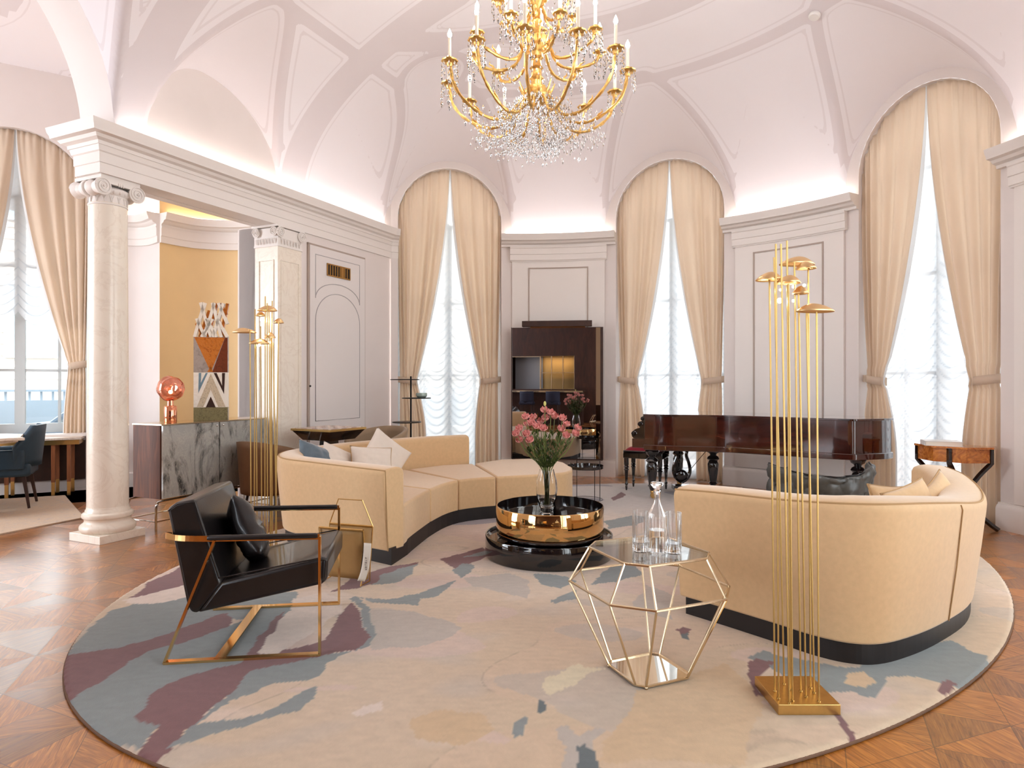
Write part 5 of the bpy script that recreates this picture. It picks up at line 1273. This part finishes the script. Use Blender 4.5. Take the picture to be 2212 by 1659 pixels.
m = MB(); m.box((0, 0, .042), (.31, .22, .004)); m.box((0, 0, .002), (.31, .22, .004)); m.box((-.155, 0, .022), (.004, .22, .044)); part(m, 'cover', M['white'], bk_, smooth=False)

# ------------------------------------------------------------------ slouchy charcoal chair
ch = thing('charcoal_lounge_chair', 'low crumpled charcoal leather lounge chair, between near sofa and piano', 'lounge chair', (2.64, 5.72, RZ), R(4))
def shell(a, b):
    an = (a - .5) * 2.5; r = .47 + .05 * b; hz = .22 + .40 * b * (1 - .06 * math.cos(an * 2)) + (.05 * abs(math.sin(an)) ** 3 + .02 * noise.noise((a * 6, 2, 1))) * b
    w_ = .036 * noise.noise((a * 9, b * 5, 3)) + .028 * noise.noise((a * 22, b * 14, 7))
    return ((r + w_) * math.sin(an) * .88, -(r + w_) * math.cos(an) * .75, hz)
m = MB(); m.grid(shell, 60, 16); o = part(m, 'backrest', M['charcoal'], ch, ang=180, fixn=False); s_ = o.modifiers.new('t', 'SOLIDIFY'); s_.thickness = .05; s_.offset = 1
m = MB(); m.grid(lambda a, b: (shell(a, 1)[0], shell(a, 1)[1], shell(a, 1)[2] + .004), 60, 1); m2 = MB(); m2.tube([(shell(i / 60, 1)[0] * 1.04, shell(i / 60, 1)[1] * 1.04, shell(i / 60, 1)[2]) for i in range(61)], .007, 6); part(m2, 'rim_piping', M['black'], ch)
m = MB(); m.grid(lambda a, b: ((a - .5) * .8, (b - .5) * .7 + .08, .30 + .06 * max(0, (1 - (2 * a - 1) ** 4) * (1 - (2 * b - 1) ** 4)) ** .5 + .012 * noise.noise((a * 8, b * 8, 0))), 24, 20); m.box((0, .08, .25), (.78, .68, .10)); part(m, 'seat', M['charcoal'], ch)
for sx in (-1, 1):
    for sy in (-1, 1): m = MB(); m.tube([(sx * .3, .08 + sy * .26, .21), (sx * .34, .08 + sy * .3, 0)], .014, 8); part(m, 'leg', M['black'], ch)

# ------------------------------------------------------------------ shelf stand with bowl
et = thing('shelf_stand', 'slim black shelf stand with three offset round shelves by the window', 'shelf stand', (-1.345, 8.62, 0))
m = MB(); m.tube([(0, 0, 0), (0, 0, 1.475)], .012, 8); m.lathe([(.001, 0), (.16, 0), (.16, .012), (.001, .014)], n=24); part(m, 'pole', M['black'], et)
for (dx, z, r) in ((-.08, 1.43, .19), (.075, 1.185, .19), (-.055, .865, .19)):
    m = MB(); m.lathe([(.001, z - .006), (r, z - .006), (r + .003, z), (r, z + .006), (.001, z + .006)], (dx, 0, 0), 32); part(m, 'shelf', M['black'], et)
bw = MB(); bw.lathe([(.001, 0), (.05, 0), (.072, .02), (.075, .05), (.07, .062), (.06, .062), (.062, .03), (.04, .012), (.001, .01)], n=28)
o = bw.build('bowl', pr('celadon_glass', srgb(206, 224, 214), .2, trans=.5)); o.location = (-1.20, 8.60, 1.192); tag(o, 'pale green glass bowl on the middle shelf of the black shelf stand', 'bowl')

# ------------------------------------------------------------------ game table, tub chairs
gm = thing('game_table', 'black pedestal table with brass edged pale chequered top behind the sofa', 'table', (-2.06, 7.30, 0), R(62))
m = MB(); m.prism([(-.29, -.29), (.29, -.29), (.29, .29), (-.29, .29)], .862, .885); part(m, 'brass_edge', M['brass'], gm, smooth=False)
m = MB(); m.prism([(-.20, -.20), (.20, -.20), (.20, .20), (-.20, .20)], .755, .862, [(-.28, -.28), (.28, -.28), (.28, .28), (-.28, .28)]); part(m, 'table_apron', M['lacquer'], gm, smooth=False)
m = MB(); m.prism([(-.11, -.11), (.11, -.11), (.11, .11), (-.11, .11)], .06, .76, [(-.07, -.07), (.07, -.07), (.07, .07), (-.07, .07)]); m.prism([(-.22, -.22), (.22, -.22), (.22, .22), (-.22, .22)], 0, .06, [(-.2, -.2), (.2, -.2), (.2, .2), (-.2, .2)]); part(m, 'pedestal', M['lacquer'], gm, smooth=False)
t = NT('chequer'); ck = t.new('ShaderNodeTexChecker', {'Vector': t.obj(), 'Color1': srgb(226, 204, 186), 'Color2': srgb(170, 130, 108), 'Scale': 12.5}); t.set(t.b.inputs['Base Color'], ck.outputs[0]); t.b.inputs['Roughness'].default_value = .2
m = MB(); m.box((0, 0, .887), (.52, .52, .004)); part(m, 'playing_top', t.m, gm, smooth=False)
def tub(loc, rz, mat, label, zt, r=.34, zb=.26):
    o = thing('tub_chair', label, 'armchair', loc, rz)
    def f(a, b):
        an = (a - .5) * 4.4; z = zb + (zt - zb - .16 * (abs(an) / 2.2) ** 2) * b; q = r * (1 - .12 * (1 - b)); return (q * math.sin(an), q * math.cos(an), z)
    m = MB(); m.grid(f, 40, 8); s_ = part(m, 'backrest', mat, o, ang=180, fixn=False); q = s_.modifiers.new('t', 'SOLIDIFY'); q.thickness = .05; q.offset = 0
    m = MB(); m.lathe([(.001, zb), (r * .86, zb), (r * .9, zb + .03), (r * .9, zb + .16), (r * .8, zb + .19), (.001, zb + .2)], n=32); part(m, 'seat', mat, o)
    for sx in (-1, 1):
        for sy in (-1, 1): m = MB(); m.tube([(sx * .17, sy * .17, zb), (sx * .21, sy * .21, 0)], .014, 8); part(m, 'leg', M['darkwood'], o)
    return o
tub((-1.66, 7.93, 0), R(-30), M['taupe'], 'taupe upholstered tub chair between the pedestal table and the window', .845, .36)
tub((-2.50, 6.78, 0), R(150), M['brownfab'], 'brown leather tub chair between the sofa back and the marble pilaster', .80, .33)

# ------------------------------------------------------------------ sideboard, copper lamp, totem
sb = thing('sideboard', 'low sideboard with smoky swirled glass doors and rosewood sides on chrome rails', 'sideboard', (*cl(.596, .02), 0), math.atan2(U.y, U.x))
SL, SD = 1.30, .40
m = MB(); m.box((SL / 2, SD / 2 + .01, .642), (SL, SD - .02, .70)); part(m, 'body', M['rosewood'], sb, smooth=False)
m = MB(); m.box((SL / 2, SD / 2, .994), (SL + .01, SD + .012, .012)); part(m, 'top', M['champagne'], sb, smooth=False)
for i in range(2):
    m = MB(); m.box((SL * (.25 + .5 * i), -.004, .642), (SL / 2 - .012, .02, .688)); d_ = part(m, 'door', M['agate'], sb, smooth=False)
    m = MB(); x = SL / 2 + (.04 if i else -.04); m.sphere((x, -.022, .955), .011, 10, 8); k_ = m.build('knob', M['chrome'], None); k_.parent = d_
m = MB()
for y in (0, SD):
    m.tube(cat_rom([(-.055, y, .0), (-.055, y, .20), (-.04, y, .255), (.02, y, .278), (SL / 2, y, .280), (SL - .02, y, .278), (SL + .04, y, .255), (SL + .055, y, .20), (SL + .055, y, .0)], 4), .011, 8)
    m.tube([(-.055, y, .09), (SL + .055, y, .09)], .006, 6)
for x in (-.055, SL + .055): m.tube([(x, 0, .09), (x, SD, .09)], .006, 6)
m.tube([(SL / 2, 0, .28), (SL / 2, 0, .0)], .009, 8); m.tube([(SL / 2, SD, .28), (SL / 2, SD, .0)], .009, 8)
part(m, 'rail_legs', M['chrome'], sb)
lp = thing('copper_table_lamp', 'copper globe table lamp with melted glass shade on the sideboard', 'table lamp', (*cl(.83, .20), 1.0))
m = MB(); m.lathe([(.001, 0), (.055, 0), (.058, .006), (.058, .155), (.05, .165), (.03, .168), (.028, .22), (.001, .225)], n=32); part(m, 'base', pr('copper', srgb(236, 158, 124), .08, 1), lp)
def lump(a, b):
    th = 2 * math.pi * a; ph = math.pi * b; d = Vector((math.sin(ph) * math.cos(th), math.sin(ph) * math.sin(th), math.cos(ph))); r = .124 * (1 + .07 * noise.noise(d * 2.2 + Vector((3, 1, 0))) + .02 * noise.noise(d * 5)); return Vector((0, 0, .335)) + d * r
t = NT('copper_glass'); t.n.remove(t.b); fr = t.new('ShaderNodeLayerWeight', {'Blend': .35}); tr = t.new('ShaderNodeBsdfTransparent', {'Color': srgb(255, 214, 200)}); gl = t.new('ShaderNodeBsdfGlossy', {'Roughness': .04, 'Color': srgb(244, 186, 166)})
mx = t.new('ShaderNodeMixShader', {0: t.math('ADD', .45, t.math('MULTIPLY', fr.outputs[1], .5)), 1: tr.outputs[0], 2: gl.outputs[0]}); t.l.new(mx.outputs[0], t.out.inputs[0])
m = MB(); m.grid(lump, 40, 24, True); part(m, 'globe_shade', t.m, lp, ang=180)
m = MB(); m.sphere((0, 0, .30), .02, 10, 8); part(m, 'bulb', pr('copper_bulb', (1, .7, .4, 1), .4, em=(1, .62, .32, 1), es=7), lp)

to = thing('marble_totem', 'tall inlaid marble totem panel standing on the sideboard', 'sculpture', (*cl(1.31, .20), 1.0), math.atan2(.26, .97))
TW = .165
def tri(mb, pts, y=-.036, d=.006):
    n = len(pts); mb.add([(x, y, z) for x, z in pts] + [(x, y + d, z) for x, z in pts], [tuple(range(n)), tuple(range(n, 2 * n))[::-1]] + [(i, (i + 1) % n, n + (i + 1) % n, n + i) for i in range(n)])
Z = lambda y: (905 - y) / 250 * 1.235; Xf = lambda x: (x - 459) / 70 * .335
def slab(z0, z1, mat, nm, k=1.0, xo=0):
    m = MB(); m.box((xo, 0, (z0 + z1) / 2), (.33 * k, .07, z1 - z0)); return part(m, nm, mat, to, smooth=False)
slab(0, Z(878), M['greenmarble'], 'green_block'); slab(Z(878) + .001, Z(804), M['marble'], 'chevron_block'); 
slab(Z(804) + .001, Z(729), M['greymarble'], 'onyx_block')
m = MB()                                          # open lattice crown
for a, b in (((426, 729), (446, 656)), ((446, 729), (426 + 40, 656)), ((447, 729), (430, 690)), ((459, 729), (438, 656)), ((462, 729), (484, 656)), ((470, 729), (450, 690)), ((480, 729), (462, 656)), ((492, 729), (472, 690)), ((440, 729), (462, 690)), ((492, 700), (474, 656))):
    p, q = Vector((Xf(a[0]), 0, Z(a[1]))), Vector((Xf(b[0]), 0, Z(b[1]))); d = (q - p); m.box((p + q) / 2, (.03, .06, d.length), rot=Matrix.Rotation(math.atan2(d.x, d.z), 3, 'Y'))
part(m, 'lattice_crown', M['marble'], to, smooth=False)
m = MB()
for a, b in (((444, 729), (429, 700)), ((452, 729), (470, 656)), ((478, 729), (492, 656)), ((488, 729), (470, 680)), ((436, 729), (455, 672)), ((490, 680), (478, 656))):
    p, q = Vector((Xf(a[0]), .012, Z(a[1]))), Vector((Xf(b[0]), .012, Z(b[1]))); d = (q - p); m.box((p + q) / 2, (.028, .05, d.length), rot=Matrix.Rotation(math.atan2(d.x, d.z), 3, 'Y'))
part(m, 'lattice_onyx', M['onyx'], to, smooth=False)
m = MB(); tri(m, [(Xf(426), Z(729.5)), (Xf(488), Z(729.5)), (Xf(459), Z(803))]); tri(m, [(Xf(452), Z(803)), (Xf(464), Z(803)), (Xf(459), Z(790))]); part(m, 'onyx_triangle', M['onyx'], to, smooth=False)
m = MB(); tri(m, [(Xf(488), Z(730)), (Xf(493), Z(730)), (Xf(493), Z(803.5)), (Xf(462), Z(803.5))]); part(m, 'red_triangle', M['redonyx'], to, smooth=False)
m = MB(); tri(m, [(Xf(459), Z(806)), (Xf(431), Z(877)), (Xf(444), Z(877)), (Xf(459), Z(840)), (Xf(474), Z(877)), (Xf(489), Z(877))]); part(m, 'speckled_chevron', M['terrazzo'], to, smooth=False)
m = MB(); tri(m, [(Xf(449), Z(878)), (Xf(459), Z(855)), (Xf(469), Z(878))]); tri(m, [(Xf(465), Z(805)), (Xf(471), Z(805)), (Xf(482), Z(832)), (Xf(482), Z(805)), (Xf(488), Z(805)), (Xf(486), Z(850))]); part(m, 'dark_inlay', M['darkwood'], to, smooth=False)
m = MB(); tri(m, [(Xf(435), Z(805)), (Xf(440), Z(805)), (Xf(439), Z(826)), (Xf(449), Z(805)), (Xf(453), Z(805)), (Xf(434), Z(848))]); part(m, 'blue_inlay', M['blumarble'], to, smooth=False)

# ------------------------------------------------------------------ salon furniture
tc = thing('teal_dining_chair', 'dark teal leather dining armchair beside the marble table', 'dining chair', (-5.60, 7.22, .014), R(-62))
m = MB(); m.grid(lambda a, b: ((.27 + .05 * b) * math.sin((a - .5) * 2.6), (.27 + .05 * b) * math.cos((a - .5) * 2.6) * .9, .46 + (.45 if abs(a - .5) < .27 else .45 - 1.0 * (abs(a - .5) - .27)) * b), 30, 6); o = part(m, 'backrest', M['bluefab'], tc, ang=60, fixn=False); s_ = o.modifiers.new('t', 'SOLIDIFY'); s_.thickness = .05
for sx in (-1, 1): m = MB(); m.box((sx * .285, -.04, .54), (.055, .44, .22)); part(m, 'armrest', M['bluefab'], tc, bevel=.02)
m = MB(); m.box((0, -.02, .42), (.54, .50, .14)); part(m, 'seat', M['bluefab'], tc, bevel=.03)
for sx in (-1, 1):
    for sy in (-1, 1): m = MB(); m.tube([(sx * .2, -.02 + sy * .18, .36), (sx * .235, -.02 + sy * .235, 0)], [.026, .016], 4); part(m, 'leg', M['darkwood'], tc)
mt = thing('marble_table', 'beige marble dining table at the left edge of the photo', 'table', (-6.10, 6.6, .014))
m = MB(); m.prism([(-.9, -.5), (.75, -.5), (1.02, -.06), (1.14, .0), (1.02, .10), (.75, .5), (-.9, .5)], .79, .82); part(m, 'top', M['marblefloor'], mt, smooth=False, bevel=.006)
m = MB(); m.box((.64, .02, .395), (.14, .4, .79)); part(m, 'leg', M['marblefloor'], mt, smooth=False)
m = MB(); m.box((-.6, .02, .395), (.16, .5, .79)); part(m, 'leg', M['marblefloor'], mt, smooth=False)
m = MB(); m.box((.74, .02, .775), (.4, .3, .03)); part(m, 'bracket', M['marblefloor'], mt, smooth=False)
ws = thing('window_console', 'wooden console with marble top and brass tipped legs under the salon window', 'console table', (*(WC + WN * .27), 0), math.atan2(WDIR.y, WDIR.x))
m = MB(); m.box((0, .05, .70), (1.5, .4, .025)); part(m, 'top', M['marblefloor'], ws, smooth=False)
m = MB(); m.box((0, .05, .655), (1.46, .36, .055)); part(m, 'apron', M['brass'], ws, smooth=False)
for x in (-.62, .0, .46, .62):
    for y in (-.1, .2):
        m = MB(); m.box((x, y, .40), (.04, .04, .46)); g_ = part(m, 'leg', M['teak'], ws, smooth=False)
        m = MB(); m.box((x, y, .085), (.036, .036, .17)); g2 = m.build('leg_tip', M['brass'], None, smooth=False); g2.parent = g_
m = MB(); m.box((0, .26, .40), (1.5, .03, .5)); part(m, 'dark_back', M['darkwood'], ws, smooth=False)

# ------------------------------------------------------------------ chandelier
CX_, CY_ = .2, 5.3
chd = thing('chandelier', 'large gilt chandelier of candle arms and hanging crystal drops', 'chandelier', (CX_, CY_, 3.2))
def at(x, y, z): return (CX_ + x, CY_ + y, z)
prof = [(.001, 3.66), (.05, 3.67), (.085, 3.70), (.10, 3.75), (.085, 3.80), (.05, 3.82), (.04, 3.86), (.055, 3.88), (.04, 3.90), (.038, 3.95), (.055, 3.965), (.04, 3.98), (.036, 4.03), (.055, 4.05), (.05, 4.09), (.075, 4.12), (.095, 4.16), (.10, 4.20), (.07, 4.22), (.035, 4.25), (.03, 4.33), (.045, 4.35), (.028, 4.37), (.03, 4.45), (.07, 4.52), (.085, 4.58), (.05, 4.62), (.03, 4.70), (.05, 4.74), (.02, 4.78), (.015, 5.68), (.001, 5.69)]
m = MB(); m.lathe(prof, at(0, 0, 0), 24, wob=lambda a, z: 1 + .08 * math.cos(a * 8)); m.build('stem', M['chand'], chd)
for k in range(10):
    a = 2 * math.pi * k / 10
m = MB()
for k in range(9):                                 # leaf scrolls around the stem
    a = 2 * math.pi * k / 9
    for (z, r) in ((4.14, .13), (3.74, .15), (4.52, .12)):
        pts = [at(math.cos(a) * (.05 + (r - .05) * t), math.sin(a) * (.05 + (r - .05) * t), z + .10 * t * t - .02 * math.sin(t * 3)) for t in [i / 6 for i in range(7)]]; m.tube(pts, [.012, .013, .013, .012, .010, .008, .004], 6)
m.build('stem_leaves', M['chand'], chd)
cry = MB(); rnd = random.Random(9)
def drop(x, y, z, s=1.0):
    cry.octa(at(x, y, z), .007 * s, .020 * s)
tiers = [(12, .735, 3.885, 3.70, 3.50, -8.5 - 90, .085), (9, .53, 4.12, 4.16, 3.98, 7, .075), (6, .33, 4.44, 4.45, 4.30, 20, .07)]
for (n, rr, zb, zs, zlow, off, bob) in tiers:
    for k in range(n):
        a = R(off + 360 * k / n); c, s = math.cos(a), math.sin(a); w_ = lambda r, z: at(c * r, s * r, z)
        arm = MB(); path = cat_rom([w_(.06, zs), w_(rr * .20, zs - .02), w_(rr * .34, zlow + .03), w_(rr * .56, zlow), w_(rr * .80, zlow + (zb - zlow) * .22), w_(rr * .95, zlow + (zb - zlow) * .55), w_(rr, zb)], 5)
        arm.tube(path, [.0125 + .003 * math.sin(i * 1.9) for i in range(len(path))], 7)
        q = path[int(len(path) * .55)]; tn = (-s, c)
        arm.tube([q, (q[0] + c * .02, q[1] + s * .02, q[2] + .035), (q[0] + c * .05, q[1] + s * .05, q[2] + .055), (q[0] + c * .045, q[1] + s * .045, q[2] + .075)], [.008, .008, .006, .003], 6)
        ao = arm.build('arm', M['chand'], chd)
        b = MB(); b.lathe([(.001, -.045), (.018, -.04), (.022, -.015), (.03, -.008), (bob * .72, .0), (bob * .76, .008), (bob * .7, .012), (.02, .008), (.02, .035), (.012, .04)], w_(rr, zb), 20, wob=lambda a_, z: 1 + .05 * math.cos(a_ * 10)); bo = b.build('drip_pan', M['chand'], None); bo.parent = ao
        b = MB(); b.lathe([(.013, 0), (.013, .155), (.001, .157)], w_(rr, zb + .03), 12); bo = b.build('candle', M['candle'], None); bo.parent = ao
        b = MB(); b.lathe([(.006, 0), (.016, .018), (.015, .035), (.005, .06), (.001, .07)], w_(rr, zb + .186), 12); bo = b.build('bulb', M['bulb'], None); bo.parent = ao
        for j in range(8):
            e = 2 * math.pi * j / 8; x, y = c * rr + bob * .7 * math.cos(e), s * rr + bob * .7 * math.sin(e)
            for i in range(rnd.randint(2, 4)): drop(x, y, zb - .03 - i * .045, 1 + .25 * i)
for i in range(1500):                               # crystal basket under the arms
    a = rnd.uniform(0, 2 * math.pi); t = rnd.random(); z = 3.72 - .44 * t
    rmax = .10 + .22 * math.sin(math.pi * min(1, t * 1.05)) ** .7 if t < .75 else .27 * (1 - (t - .75) * 1.2)
    r = rmax * rnd.uniform(.55, 1.0); drop(r * math.cos(a), r * math.sin(a), z, rnd.uniform(.5, 1.05))
for i in range(520):
    a = rnd.uniform(0, 2 * math.pi); r = rnd.uniform(.22, .56); drop(r * math.cos(a), r * math.sin(a), rnd.uniform(3.33, 3.52), rnd.uniform(.8, 1.4))
for i in range(260):
    a = rnd.uniform(0, 2 * math.pi); r = rnd.uniform(.1, .3); drop(r * math.cos(a), r * math.sin(a), rnd.uniform(3.8, 4.5), rnd.uniform(.6, 1.1))
o = cry.build('crystal_drops', M['crystal'], chd, smooth=False, weld=False); o['kind'] = 'stuff'
